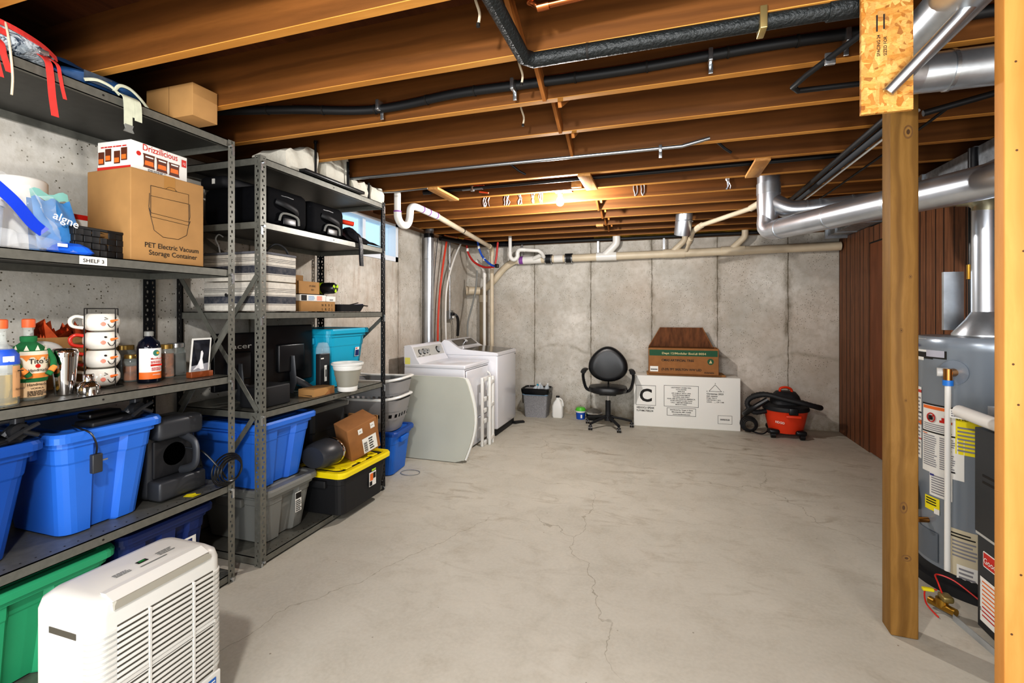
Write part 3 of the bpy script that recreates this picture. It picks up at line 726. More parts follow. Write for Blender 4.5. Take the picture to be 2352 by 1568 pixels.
T = thing('outlet_box', 'grey metal outlet box with plugged cords at the foot of a conduit', 'outlet', (-2.73, 5.73, 1.36))
MB('emt').box((.03, 0, 0), (.06, .11, .12), .006).build('box', T)
MB('emt').cyl((.03, 0, .06), .011, .92, 12).build('conduit', T)
for dy in (-.01, .035): MB('black').tube([(.06, dy, .01), (.11, dy + .01, .0), (.13, dy + .03, -.08), (.12, dy + .04, -.28)], .009, 8, 6).build('cord', T)
MB('black').box((.075, .0, .012), (.03, .07, .04), .006).build('plug', T)
MB('white').box((.08, .01, -.03), (.02, .05, .03), .004).build('plug', T)
hose('grey_drain_hose', 'grey corrugated washer drain hose curving up the wall', [(-2.45, 5.75, 1.0), (-2.47, 5.80, 1.25), (-2.42, 5.84, 1.5), (-2.38, 5.86, 1.72), (-2.36, 5.86, 1.95)], .012, 'grey')
T = thing('supply_hoses', 'pair of braided supply hoses, one red one blue, looping near the corner', 'hose', (-2.35, 5.85, 2.2))
RB, BB_ = mat('hose_red', 'b52f2a', .4), mat('hose_blue', '2455b8', .4)
MB(RB).tube([(-.20, .1, .10), (-.18, .1, -.0), (-.10, .1, -.12), (.05, .08, -.20), (.22, .02, -.21)], .014, 10, 6).build('red_hose', T)
MB(BB_).tube([(-.02, .05, .15), (.0, .05, .04), (.06, .05, -.08), (.18, .02, -.18), (.26, .0, -.20)], .014, 10, 6).build('blue_hose', T)
MB('white').cyl((-.19, .1, .02), .017, .04, 10).cyl((-.005, .05, .04), .017, .04, 10).cyl((.075, .05, -.12), .017, .035, 10).build('sleeve', T)
MB('black').box((.27, 0, -.20), (.05, .05, .05), .01).build('valve_block', T)
pipe('red_pex_line', 'short red and blue water lines rising beside the cream standpipe', 'pipe', [(-2.08, 5.78, 2.02), (-2.06, 5.78, 2.12), (-2.05, 5.80, 2.30)], .013, RB)
pipe('black_drum_pipe', 'black pipe section under the joists in the laundry corner', 'pipe', [(-2.70, 5.45, 2.33), (-2.50, 5.95, 2.33), (-2.25, 6.2, 2.33)], .03, 'black')
pipe('valve_pipe', 'copper line with small valves along the top of the side wall', 'pipe', [(-2.62, 5.4, 2.36), (-2.45, 5.75, 2.355), (-2.3, 5.95, 2.352)], .009, 'copper', fittings=[((-2.52, 5.60, 2.357), (-2.48, 5.68, 2.356), .016, mat('brass', 'b8903f', .3, .9))])
# ------------------------------------------------------------------ slotted steel shelving
def slotted(mb, O, U, H, w=.040, pitch=.0254, z0=0.):
    """perforated strip of steel: alternating slots and round holes, real openings."""
    O = Vector(O); U = Vector(U); Z = Vector((0, 0, 1)); n = int((H) / pitch)
    N = U.cross(Z).normalized() * .0012
    for i in range(n):
        zb = z0 + i * pitch; hw, hh = ((.0045, .0085) if i % 2 else (.0042, .0045)); zc = zb + pitch / 2; cx = w * (.42 if i % 2 else .62)
        ring = [(cx + hw, zc - hh * .5), (cx + hw, zc + hh * .5), (cx + hw * .5, zc + hh), (cx - hw * .5, zc + hh), (cx - hw, zc + hh * .5), (cx - hw, zc - hh * .5), (cx - hw * .5, zc - hh), (cx + hw * .5, zc - hh)]
        out = [(w, zb), (w, zb + pitch), (w, zb + pitch), (0, zb + pitch), (0, zb + pitch), (0, zb), (0, zb), (w, zb)]
        ro = [(w, zb + .25 * pitch), (w, zb + .75 * pitch), (.75 * w, zb + pitch), (.25 * w, zb + pitch), (0, zb + .75 * pitch), (0, zb + .25 * pitch), (.25 * w, zb), (.75 * w, zb)]
        cor = {1: (w, zb + pitch), 3: (0, zb + pitch), 5: (0, zb), 7: (w, zb)}
        vs = [O + U * a + Z * b for a, b in ring] + [O + U * a + Z * b for a, b in ro] + [O + U * a + Z * b for a, b in cor.values()]
        fs = []
        ck = list(cor.keys())
        for j in range(8):
            j2 = (j + 1) % 8
            if j in cor: fs.append((j, 8 + j, 16 + ck.index(j), 8 + j2, j2))
            else: fs.append((j, 8 + j, 8 + j2, j2))
        mb.add(vs, fs)
    return mb

def rack(label, x0, x1, y0, y1, H, zs, braces, black=()):
    """x0 back, x1 front; y0..y1 along the wall."""
    T = thing('shelving_unit', label, 'shelving', ((x0 + x1) / 2, (y0 + y1) / 2, 0), group=None)
    O = Vector(T.location)
    for i, (x, y, ux, uy) in enumerate(((x1, y0, -1, 1), (x1, y1, -1, -1), (x0, y0, 1, 1), (x0, y1, 1, -1))):
        mb = MB('rack' if i < 2 and i not in black else 'rackblack')
        p = Vector((x, y, 0)) - O
        slotted(mb, p, (ux, 0, 0), H); slotted(mb, p, (0, uy, 0), H)
        mb.build('post', T)
        for z in zs:
            bb = MB('bolt')
            bb.cyl(p + Vector((.001 if ux < 0 else -.008, uy * .022, z - .028)), .007, .008, 8, 'x')
            if i < 2: bb.bb(p + Vector((-.004 * 1, uy * .004, z - .075)), p + Vector((.003, uy * .016, z - .030)))
            bb.build('bolt', T)
    for zi, z in enumerate(zs):
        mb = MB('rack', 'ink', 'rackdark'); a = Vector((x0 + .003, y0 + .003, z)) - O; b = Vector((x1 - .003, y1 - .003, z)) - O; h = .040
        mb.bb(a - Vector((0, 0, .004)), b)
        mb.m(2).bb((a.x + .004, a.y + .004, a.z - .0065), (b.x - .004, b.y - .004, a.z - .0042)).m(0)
        mb.bb((b.x - .003, a.y, z - h), (b.x, b.y, z)); mb.bb((a.x, a.y, z - h), (a.x + .003, b.y, z))
        mb.bb((a.x, a.y, z - h), (b.x, a.y + .003, z)); mb.bb((a.x, b.y - .003, z - h), (b.x, b.y, z))
        mb.bb((b.x - .018, a.y, z - h - .0), (b.x, b.y, z - h + .003))
        mb.m(1)
        n = 26
        for j in range(n):
            y = a.y + .06 + (b.y - a.y - .12) * j / (n - 1)
            mb.cyl((b.x - .035, y, z - .002), .0032, .0028, 6)
        for y in (a.y + .03, (a.y + b.y) / 2, b.y - .03): mb.cyl((b.x - .001, y, z - .02), .004, .002, 8, 'x')
        o = mb.build('shelf', T)
        if zi == 2 and len(black) == 0 and y0 < 1:
            MB('paper', 'ink').rect((b.x + .001, 1.225 - O.y, z - .036), .095, .032, (0, 1, 0), (0, 0, 1)).m(1).text('SHELF 3', .020, (b.x + .001, 1.272 - O.y, z - .028), (0, 1, 0), (0, 0, 1), 'c', .072, .003).build('label_tape', o, 'white tape reading SHELF 3')
    for p, q in braces:
        p, q = Vector(p) - O, Vector(q) - O; mid = (p + q) / 2; L = (q - p).length
        mb = MB('rack'); d = (q - p).normalized(); s_ = Vector((0, 0, 1)).cross(d).cross(d).normalized() * .014
        nrm = d.cross(s_).normalized() * .0015
        mb.rings([[p - s_ - nrm, p + s_ - nrm, p + s_ + nrm, p - s_ + nrm], [q - s_ - nrm, q + s_ - nrm, q + s_ + nrm, q - s_ + nrm]], smooth=False)
        mb.build('brace', T)
    return T
U1 = (.05, .51, 1.07, 1.62, 2.285)
rack('near grey slotted steel shelving unit cropped by the left edge', -2.74, -2.13, .70, 1.915, 2.30, (.05, .51, 1.62, 1.07, 2.285), [((-2.735, .72, 1.25), (-2.735, 1.55, 1.85)), ((-2.735, 1.88, .60), (-2.735, 1.1, 1.2)), ((-2.70, 1.918, .6), (-2.16, 1.918, 1.35))])
rack('far grey slotted steel shelving unit ending before the laundry area', -2.72, -2.10, 2.05, 3.27, 2.262, (.05, .85, 1.40, 1.90, 2.25),
     [((-2.70, 2.046, 1.62), (-2.12, 2.046, .86)), ((-2.69, 2.046, .86), (-2.12, 2.046, 1.60)), ((-2.715, 3.0, 1.42), (-2.715, 2.2, 1.86)), ((-2.66, 3.273, .9), (-2.12, 3.273, 1.36)), ((-2.70, 2.042, .1), (-2.14, 2.042, .82))], black=(1,))

# ------------------------------------------------------------------ totes
def notch_outline(nch=2, depth=.02, r=.05, cw=.18):
    """rounded rectangle with vertical channels on the long (x) sides."""
    def f(sx, sy):
        w, d = sx, sy; rr = min(r, d * .3)
        pts = []
        def corner(cx, cy, a0):
            for i in range(5):
                a = math.radians(a0 + 90 * i / 4); pts.append((cx + rr * math.cos(a), cy + rr * math.sin(a)))
        corner(w / 2 - rr, d / 2 - rr, 0)
        def side(y, sgn, dirx):
            xs = []
            if nch:
                for c in ((-1, 1) if nch == 2 else (0,)):
                    c0 = c * w * .17
                    xs += [(c0 - w * cw / 2 * 1., 0), (c0 - w * cw / 2 * .72, 1), (c0 + w * cw / 2 * .72, 1), (c0 + w * cw / 2, 0)]
            if dirx < 0: xs = xs[::-1]
            for x, k in xs: pts.append((x, y - sgn * depth * k))
        side(d / 2, 1, -1)
        corner(-w / 2 + rr, d / 2 - rr, 90); corner(-w / 2 + rr, -d / 2 + rr, 180)
        side(-d / 2, -1, 1)
        corner(w / 2 - rr, -d / 2 + rr, 270)
        return pts
    return f

def tote(label, loc, rz, w, d, h, body, lid=None, taper=.86, nch=2, lidflat=True, name='storage_tote', group=None, tag=None, lidname='lid', rim=.03):
    T = thing(name, label, 'storage bin', loc, rz, group)
    f = notch_outline(nch, .024, .05, .18 if nch == 2 else .36); f0 = lambda a, b: rrect(a, b, .05, 5)
    wt, dt = w - .03, d - .03
    def k(z): return taper + (1 - taper) * (z / h)
    mb = MB(body)
    mb.loft([(0, wt * k(0) - .02, dt * k(0) - .02), (.006, wt * k(.006), dt * k(.006)), (h * .70, wt * k(h * .70), dt * k(h * .70)), (h * .72, wt * k(h * .72) + .006, dt * k(h * .72) + .006), (h - rim, wt * k(h - rim) + .004, dt * k(h - rim) + .004)], f, True, not lid and False)
    mb.build('body', T)
    r = MB(body)
    r.loft([(h - rim - .022, wt * .992, dt * .992), (h - rim - .022, wt + .012, dt + .012), (h - rim, wt + .014, dt + .014), (h - rim, w, d), (h - .004, w + .004, d + .004)] + ([(h - .004, wt - .01, dt - .01), (.03 + h * .1, wt * taper - .03, dt * taper - .03)] if not lid else []), f0, False, True)
    r.build('rim', T)
    for s_ in (-1, 1):
        MB(body).box((s_ * (wt / 2 + .004), 0, h - rim - .05), (.03, d * .35, .05), .008).build('handle', T)
    if lid:
        MB(lid).loft([(h - .030, w + .008, d + .008), (h - .030, w + .018, d + .018), (h - .006, w + .02, d + .02), (h + .006, w + .008, d + .008), (h + .006, w - .05, d - .05), (h - .008, w - .07, d - .07), (h - .008, w - .12, d - .12), (h + .002, w - .15, d - .15)], f0, True, True).build(lidname, T)
    if tag: tag(T, w, d, h, k)
    return T
FX = R90
# near unit, shelf above the floor shelf (z .51)
tote('dark blue lidded tote on the near unit, left of the brighter blue tote', (-2.41, .88, .511), FX, .53, .46, .415, 'bluedk', 'bluedk', .78, 1)
tote('bright blue lidded tote with a power adapter hanging down its front', (-2.405, 1.375, .511), FX, .40, .46, .415, 'blue', 'blue', .78, 1)
# black tripod lamp heads and adapter
def lamp_head(label, loc, rz):
    T = thing('folded_work_light', label, 'work light', loc, rz)
    MB('blackm').box((0, 0, .012), (.20, .10, .022), .008).build('base_plate', T)
    MB('black').box((-.02, .02, .042), (.13, .07, .024), .008).build('lamp_body', T)
    MB('dgrey').tube([(.06, -.02, .03), (.085, -.03, .06)], .016, 8).box((.09, -.03, .075), (.03, .035, .06), .006).build('bracket', T)
    MB('blackm').cyl((.085, -.06, .045), .028, .03, 16, 'y').build('knob', T)
    for a in (-.9, .9, 2.2): MB('blackm').tube([(.085, -.07, .045), (.085 + .055 * math.sin(a), -.075, .045 - .035 * math.cos(a))], .008, 6).build('arm', T)
    return T
lamp_head('folded black work light lying on the dark blue tote', (-2.24, .99, .93), FX)
lamp_head('folded black work light lying on the bright blue tote', (-2.25, 1.40, .93), FX + .1)
T = thing('power_adapter', 'black power adapter dangling over the bright blue tote', 'adapter', (-2.145, 1.29, .80))
MB('dgrey').box((0, 0, 0), (.022, .036, .075), .004).build('brick', T)
MB('black').tube([(0, 0, .037), (.005, -.002, .075), (-.01, -.012, .12), (-.05, -.03, .142), (-.09, -.03, .15)], .0035, 8, 5).build('cord', T)
MB('bolt').box((.002, .028, .008), (.008, .02, .006)).build('prong', T)
one(MB('lgrey').lathe([(.02, 0), (.022, .01), (.022, .045), (.018, .05)], (0, 0, 0), 16), 'roll_end', 'small grey roll end on the dark blue tote at the left edge', 'roll', loc=(-2.19, .985, .93))
one(MB('black').tube([(-2.17, 1.0, .94), (-2.165, 1.04, .955), (-2.18, 1.08, .985), (-2.20, 1.10, 1.0)], .003, 6, 6), 'thin_wire', 'thin glossy wire looping over the dark blue tote', 'wire')
# black flood light on its side
T = thing('television_set', 'back of a small black set with a coiled cord on the near unit', 'electronics', (-2.30, 1.70, .511), FX)
m = MB('dgrey')
m.box((.0, .06, .19), (.25, .16, .37), .03)
m.build('housing', T)
MB('dgrey').box((.0, -.035, .335), (.23, .10, .10), .025).build('top_ledge', T)
MB('dgrey').box((.0, -.05, .055), (.235, .09, .09), .014).build('bottom_ledge', T)
MB('blackm').box((0, -.02, .19), (.20, .02, .18), .01).build('recess', T)
MB('black').lathe([(.055, 0), (.05, .012), (.03, .02), (0, .022)], (-.0, -.03, .2), 20, 'y').build('hub', T)
MB('dgrey').tube([(.03, -.03, .29), (.035, -.11, .26), (.037, -.125, .20), (.035, -.11, .14), (.03, -.03, .11)], .016, 10, 5, flat=(.020, .011)).build('handle', T)
mb = MB('black')
for i in range(4):
    rr_ = .055 + .008 * i
    mb.tube([(.165 + rr_ * math.cos(a) * 1.1, -.205 + .010 * i, .085 + rr_ * math.sin(a)) for a in [j * PI / 7 for j in range(14)]], .0045, 7, 2, True)
mb.tube([(.04, -.05, .22), (.07, -.12, .2), (.10, -.19, .12), (.14, -.20, .05)], .0045, 7, 6).build('cord', T)
one(MB('yellowp').prism([(0, 0), (.05, -.01), (.065, .03), (.045, .028), (.03, .045), (.0, .03)], .001), 'yellow_note', 'scrap of yellow paper on the shelf edge below the black set', 'paper', loc=(-2.20, 1.69, .512), rz=.4)
# floor level of near unit
tote('green lidded tote on the bottom shelf behind the dehumidifier', (-2.41, .985, .052), FX, .80, .46, .37, 'green', 'green', .86)
def navytag(T, w, d, h, k): MB('paper', 'navy').rect((.05, -d / 2 - .003, h - .17), .07, .05).m(1).rect((.06, -d / 2 - .004, h - .16), .04, .03).build('sticker', T)
tote('navy blue tote on the bottom shelf right of the green tote', (-2.43, 1.64, .052), FX, .44, .44, .37, 'navy', 'navy', .86, tag=navytag)

# near unit, second shelf (z 1.07): bottles, mugs, jars
Z2 = 1.071
LQ = mat('pale_liquor', 'cfa84a', .05, 0, trans=.85); GL = mm('glass'); CORK = mat('orange_stopper', 'e2683a', .45)
def bottle_shell(T, prof, mt_='glass', nm='bottle_glass'): MB(mt_).lathe(prof, n=32).build(nm, T)
BP = [(.0, 0), (.044, 0), (.047, .008), (.047, .15), (.045, .175), (.032, .20), (.018, .215), (.0145, .23), (.0145, .262), (.017, .265), (.017, .275), (.013, .278)]
T = thing('liquor_bottle', 'clear bottle with blue neck band and tan side label at the left edge', 'bottle', (-2.21, 1.035, Z2), FX)
bottle_shell(T, BP); MB(LQ).lathe([(0, .006), (.042, .006), (.042, .11), (0, .11)], n=24).build('liquor', T)
MB(CORK).lathe([(.018, .270), (.019, .275), (.019, .30), (.015, .303), (0, .303)]).build('stopper', T)
MB(mat('blue_band', '2558c8', .5), 'paper').lathe([(.033, .198), (.047, .178), (.0485, .15), (.0485, .145)]).m(1).box((.0, -.046, .165), (.03, .004, .02), .001).build('neck_band', T)
MB(mat('tan_label', 'd9a878', .7), 'ink').grid(lambda a, b: (.0482 * math.sin(.2 + a * 1.0), -.0482 * math.cos(.2 + a * 1.0), .03 + .11 * b), 8, 1).m(1).text('T', .035, (.022, -.048, .10), (1, .3, 0)).text('Handmade', .012, (.016, -.050, .055), (.9, .4, 0), (0, 0, 1), 'l', .035).build('side_label', T)
T = thing('vodka_bottle', 'clear vodka bottle wearing a green, white and orange knitted sweater', 'bottle', (-2.285, 1.150, Z2), FX)
bottle_shell(T, BP); MB(CORK).lathe([(.018, .270), (.019, .275), (.019, .30), (.015, .303), (0, .303)]).build('stopper', T)
MB(LQ).lathe([(0, .006), (.043, .006), (.043, .05), (0, .05)], n=24).build('liquor', T)
GRN = mat('sweater_green', '1f7040', .9, 0, .12, 60); ORG = mat('sweater_orange', 'f0964a', .9); CRM = mat('sweater_cream', 'e8e0cc', .9)
m = MB(GRN, ORG, CRM)
m.lathe([(.020, .212), (.024, .222), (.024, .236), (.019, .238)]).lathe([(.021, .216), (.040, .200), (.052, .182)])
m.m(2).lathe([(.0522, .182), (.054, .168)]).m(1).lathe([(.0542, .168), (.0545, .160)]).m(2).lathe([(.0545, .160), (.055, .100)]).m(1).lathe([(.0552, .100), (.054, .082)]).m(0).lathe([(.0545, .082), (.052, .068)])
for i in range(11):
    a = i * 2 * PI / 11; m.m(2).add([(.0535 * math.sin(a + q), -.0535 * math.cos(a + q), z) for q, z in ((-.14, .185), (.14, .185), (0, .205))], [(0, 1, 2)])
    m.m(1).add([(.0555 * math.sin(a + q), -.0555 * math.cos(a + q), z) for q, z in ((-.2, .160), (.2, .160), (0, .145))], [(0, 1, 2)])
m.build('sweater', T)
for s_ in (-1, 1):
    m = MB(GRN, CRM, ORG).tube([(s_ * .045, -.02, .185), (s_ * .056, -.035, .15), (s_ * .050, -.050, .12)], .010, 10, 4).m(2).tube([(s_ * .052, -.052, .12), (s_ * .036, -.058, .103)], .0105, 10).m(0).tube([(s_ * .036, -.06, .103), (s_ * .028, -.060, .092)], .0105, 10); m.build('sleeve', T)
m = MB('ink', 'red', 'paper').text("Tito's", .026, (0, -.0575, .137), al='c').text('Handmade', .014, (0, -.0575, .108), al='c').m(1).cyl((0, -.056, .127), .0075, .003, 16, 'y'); m.build('emblem', T)
m = MB(mat('label_cream', 'e6c49a', .7), 'ink').grid(lambda a, b: (.0485 * math.sin((a - .5) * 1.9), -.0485 * math.cos((a - .5) * 1.9), .012 + .055 * b), 10, 1)
m.m(1).text('Handmade', .014, (0, -.050, .054), al='c', w=.06).text('VODKA', .009, (0, -.050, .041), al='c', w=.04).lines((-.03, -.05, .016), .06, .02, 4); m.build('front_label', T)
T = thing('cocktail_shaker', 'tall polished steel shaker tin standing upside down', 'shaker', (-2.27, 1.255, Z2), FX)
MB('chrome').lathe([(.0, 0), (.028, 0), (.03, .004), (.034, .06), (.041, .15), (.043, .165), (.040, .178), (.032, .184), (0, .185)]).build('tin', T)
T = thing('shaker_cap', 'small polished steel shaker cap beside the tall tin', 'shaker cap', (-2.215, 1.305, Z2), FX)
MB('chrome').lathe([(.036, 0), (.038, .006), (.036, .03), (.026, .045), (.019, .05), (.0185, .075), (.016, .078), (0, .079)]).build('cap', T)
one(MB('chrome').lathe([(.019, 0), (.017, .012), (.0175, .03), (.019, .033)], n=20), 'jigger', 'tiny steel cup between the shaker tin and its cap', 'jigger', loc=(-2.165, 1.285, Z2))
T = thing('white_jug', 'white plastic jug lying behind the sweater bottle with its handle out', 'jug', (-2.47, 1.16, Z2), FX)
MB('white').loft([(0, .16, .10), (.03, .20, .13), (.14, .18, .12), (.19, .10, .07), (.20, .04, .03)], lambda a, b: rrect(a, b, .05, 5), smooth=True).build('body', T)
MB('white').tube([(.04, -.02, .185), (.12, -.02, .19), (.17, -.02, .17), (.185, -.02, .12), (.18, -.02, .04)], .014, 10, 5, flat=(.018, .012)).build('handle', T)
T = thing('paper_bag', 'brown paper bag with copper tissue sticking out behind the mugs', 'bag', (-2.53, 1.40, Z2), FX)
MB('card').rings([[(x * k, y * k + .01 * math.sin(9 * x), z) for x, y in ((-.11, -.06), (0, -.065), (.11, -.06), (.11, .06), (0, .055), (-.11, .06))] for z, k in ((0, 1), (.12, 1.02), (.22, 1.0))], True, False, False).build('bag_body', T)
CP = mat('copper_tissue', 'b5502a', .25, .7, .4, 20)
m = MB(CP); rnd = random.Random(3)
for i in range(22):
    a = rnd.uniform(-.10, .08); b = rnd.uniform(-.04, .04); h_ = .215 + rnd.uniform(.02, .085)
    m.add([(a, b, .20), (a + .04, b + rnd.uniform(-.03, .03), .21), (a + rnd.uniform(-.02, .05), b + .01, h_), (a - .02, b - .01, h_ - .03)], [(0, 1, 2), (0, 2, 3)])
m.build('tissue', T)
# snowman mugs in a rack
CER = mat('white_ceramic', 'f0ece2', .12, coat=.5); CAR = mat('carrot_orange', 'f07a3a', .3); BLU = mat('pink_blush', 'f2907c', .3); RD = mat('red_glaze', 'd8382a', .15, coat=.5)
def mug(label, z, wink, red, ang):
    T = thing('snowman_mug', label, 'mug', (-2.335, 1.425, z), ang, 'snowman face mugs stacked in a wire rack'); T.scale = (1.2, 1.2, 1.08)
    MB(CER).lathe([(0, 0), (.03, 0), (.044, .008), (.053, .028), (.053, .046), (.046, .064), (.040, .070), (.037, .070), (.040, .062), (.030, .01), (0, .008)], n=36).build('cup', T)
    MB(RD if red else CER).tube([(-.048, 0, .056), (-.070, 0, .060), (-.084, 0, .045), (-.078, 0, .022), (-.050, 0, .014)], .0065, 10, 5).build('handle', T)
    q = lambda a, z_, o=.0005: ((.0532 + o) * math.sin(a), -(.0532 + o) * math.cos(a), z_)
    MB(CAR).tube([q(.42, .040), q(.50, .044, .012), q(.56, .046, .02)], [.006, .004, .002], 8).build('nose', T)
    mb = MB('ink'); mb.tube([q(.22, .030), q(.32, .019), q(.46, .016), q(.58, .022), q(.64, .031)], .0012, 6, 4)
    if wink: mb.tube([q(.05, .056), q(.22, .050), q(.03, .046)], .0012, 6)
    else: mb.tube([q(.10, .051), q(.10, .0512, .001)], .0042, 10)
    mb.tube([q(.72, .052), q(.72, .0522, .001)], .003, 8) if not wink else mb.tube([q(.66, .052), q(.75, .056)], .0012, 6)
    mb.build('face_drawing', T)
    MB(BLU).grid(lambda a, b: q(-.02 + .30 * (a - .5) * math.cos((b - .5) * 2.6), .030 + .016 * (b - .5), .0004), 6, 5).build('cheek', T)
for i, (lb, wk, rd) in enumerate((('winking white snowman mug at the bottom of the mug stack', 1, 0), ('red handled snowman mug, second from the bottom of the stack', 0, 1), ('red handled snowman mug, third from the bottom of the stack', 0, 1), ('winking white snowman mug with white handle topping the stack', 1, 0))):
    mug(lb, Z2 + .008 + i * .079, wk, rd, FX - .45)
T = thing('mug_rack', 'thin black wire rack holding the four stacked snowman mugs', 'rack', (-2.335, 1.425, Z2)); T.scale = (1.2, 1.2, 1.08)
m = MB('ink'); m.tube([(.062 * math.cos(a), .062 * math.sin(a), .003) for a in [i * PI / 12 for i in range(24)]], .002, 6, 0, True)
for a in (.1, 1.75, 3.3, 4.9): m.tube([(.062 * math.cos(a), .062 * math.sin(a), .003), (.062 * math.cos(a), .062 * math.sin(a), .318)], .0018, 6)
m.tube([(.062 * math.cos(.1), .062 * math.sin(.1), .318), (.062 * math.cos(3.3), .062 * math.sin(3.3), .318)], .0018, 6).tube([(.062 * math.cos(1.75), .062 * math.sin(1.75), .318), (.062 * math.cos(4.9), .062 * math.sin(4.9), .318)], .0018, 6)
m.build('wire_frame', T)
T = thing('supplement_bottle', 'dark bottle with a white and orange printed label', 'bottle', (-2.30, 1.600, Z2), FX)
MB(mat('dark_amber', '0d1220', .08)).lathe([(0, 0), (.042, 0), (.046, .006), (.046, .165), (.040, .188), (.022, .205), (.016, .212), (.016, .22)], n=32).build('bottle_body', T)
MB('grey').lathe([(.0185, .216), (.0185, .236), (.015, .239), (0, .239)]).build('cap', T)
cyl = lambda a, z: (.0468 * math.sin(a), -.0468 * math.cos(a), z)
m = MB('paper', 'orange', 'ink', 'red', mat('globe_green', '3a7a6a', .5), mat('globe_gold', 'd8a83a', .5)); m.grid(lambda a, b: cyl(-1.5 + 3.0 * a, .05 + .11 * b), 16, 1).m(1).grid(lambda a, b: cyl(-1.5 + 3.0 * a, .018 + .032 * b), 16, 1)
m.m(4).cyl((0, -.0482, .138), .014, .0014, 18, 'y').m(5).cyl((.006, -.049, .138), .006, .0014, 12, 'y').m(3).text('MaryRuth', .013, (0, -.0475, .108), al='c', w=.05).lines((-.026, -.0475, .090), .052, .012, 2).rect((-.026, -.0475, .078), .052, .009).m(0).m(3).lines((-.022, -.0475, .056), .044, .016, 3, jit=.1)
m.m(0).text('ORGANICS', .007, (0, -.0475, .036), al='c'); m.build('label_wrap', T)
JG = mat('jar_amber_contents', 'a85a18', .3, 0, .5, 40); JT = mat('jar_dark_contents', '2a1a14', .3, 0, .4, 30)
def jar(label, x, y, r, h, lidm, cont, fill):
    T = thing('mason_jar', label, 'jar', (x, y, Z2))
    MB('glass').lathe([(0, 0), (r * .92, 0), (r, .008), (r, h * .78), (r * .8, h * .88), (r * .78, h)], n=24).build('glass_body', T)
    MB(cont).lathe([(0, .004), (r * .93, .006), (r * .93, h * fill), (0, h * fill)], n=20).build('contents', T)
    MB(lidm).lathe([(r * .86, h * .90), (r * .86, h + .004), (r * .8, h + .006), (0, h + .006)], n=24).build('lid', T)
GLD = mat('gold_lid', 'b99a5a', .3, .8)
jar('small jar of amber nuts tucked behind the mug stack', -2.42, 1.60, .030, .12, GLD, JG, .6)
jar('small bright lidded jar of amber nuts beside the dark bottle', -2.44, 1.67, .027, .12, 'bolt', JG, .6)
jar('gold lidded jar behind the small jars of nuts', -2.52, 1.64, .042, .16, GLD, JT, .7)
jar('tall jar of brown dried sticks right of the dark bottle', -2.39, 1.745, .036, .16, GLD, JG, .75)
jar('large dark jar with a bright lid behind the photo card', -2.44, 1.835, .045, .16, 'bolt', JT, .7)
jar('shadowed dark jar behind the tall jar of sticks', -2.54, 1.80, .042, .15, 'dgrey', JT, .7)
T = thing('photo_stand', 'black and white wedding photo card leaning in a small wooden block', 'photo', (-2.24, 1.808, Z2), FX, rot=(0, 0, FX - .05)); T.scale = (1.15, 1.15, 1.12)
MB(mat('reddish_wood_block', '8c4a26', .5, 0, .15, 20)).box((0, 0, .013), (.10, .035, .026), .003).build('wooden_block', T)
sh = .12
m = MB('paper', mat('photo_dark', '22242c', .4, 0, .9, 22), mat('photo_white', 'e8e8ea', .5), mat('photo_grey', '9a9aa0', .5))
U_, V_ = (1, 0, 0), (.16, .10, .98)
m.prism([(-.05, .008), (.04, .008), (.04, .165), (-.05, .165)], .0015, (0, 0, .012), U_, V_)
m.m(1).prism([(-.043, .016), (.033, .016), (.033, .157), (-.043, .157)], .0004, (0, -.0018, .012), U_, V_)
m.m(3).prism([(-.043, .016), (.033, .016), (.033, .05), (-.043, .04)], .0004, (0, -.0024, .012), U_, V_)
m.m(2).prism([(-.035, .022), (-.012, .030), (.0, .022), (.014, .024), (.003, .07), (.006, .095), (.000, .108), (-.006, .105), (-.007, .07), (-.016, .045)], .0004, (0, -.003, .012), U_, V_)
m.build('photo_print', T)
one(MB('black').box((0, 0, .02), (.04, .03, .04), .01), 'black_clip', 'small glossy black object at the shelf end beside the photo card', 'clip', loc=(-2.35, 1.885, Z2))

# near unit, third shelf (z 1.62)
Z3 = 1.621
def carton(name, label, loc, rz, w, d, h, mt_='card', extra=None, cat='box', tape=True, group=None, rot=None):
    T = thing(name, label, cat, loc, rz, group, rot)
    m = MB(mt_, 'ink', 'paper', mat('packing_tape', 'a67c48', .25)); m.box((0, 0, h / 2), (w, d, h), .004)
    if extra: extra(m, w, d, h)
    m.build('carton', T)
    if tape: MB(mat('packing_tape', 'a67c48', .25)).box((0, 0, h + .0002), (.05, d + .002, .0012)).box((0, -d / 2 - .0004, h - .03), (.05, .001, .06)).build('tape', T)
    return T
def bigbox(m, w, d, h):
    m.m(1); F = -d / 2; tb = lambda pts, r=.0012: m.tube([(x, F - .0005, z) for x, z in pts], r, 4)
    tb([(-.085, .335), (.09, .335), (.09, .29), (-.085, .29), (-.085, .335)]); tb([(-.085, .29), (-.085, .20), (-.07, .14), (-.03, .115), (.04, .115), (.08, .14), (.092, .20), (.09, .29)])
    tb([(-.09, .30), (-.093, .24), (-.085, .215), (.09, .205), (.097, .23), (.095, .29)]); tb([(-.093, .235), (-.085, .198), (.09, .188), (.098, .21)])
    tb([(-.02, .335), (-.005, .347), (.02, .347), (.032, .335)])
    m.text('PET Electric Vacuum', .031, (.015, F, .062), al='c', w=.25).text('Storage Container', .031, (.02, F, .030), al='c', w=.225)
carton('vacuum_container_carton', 'large cardboard carton printed with a storage bucket drawing on the near unit', (-2.285, 1.588, Z3), FX, .335, .27, .395, 'card', bigbox)
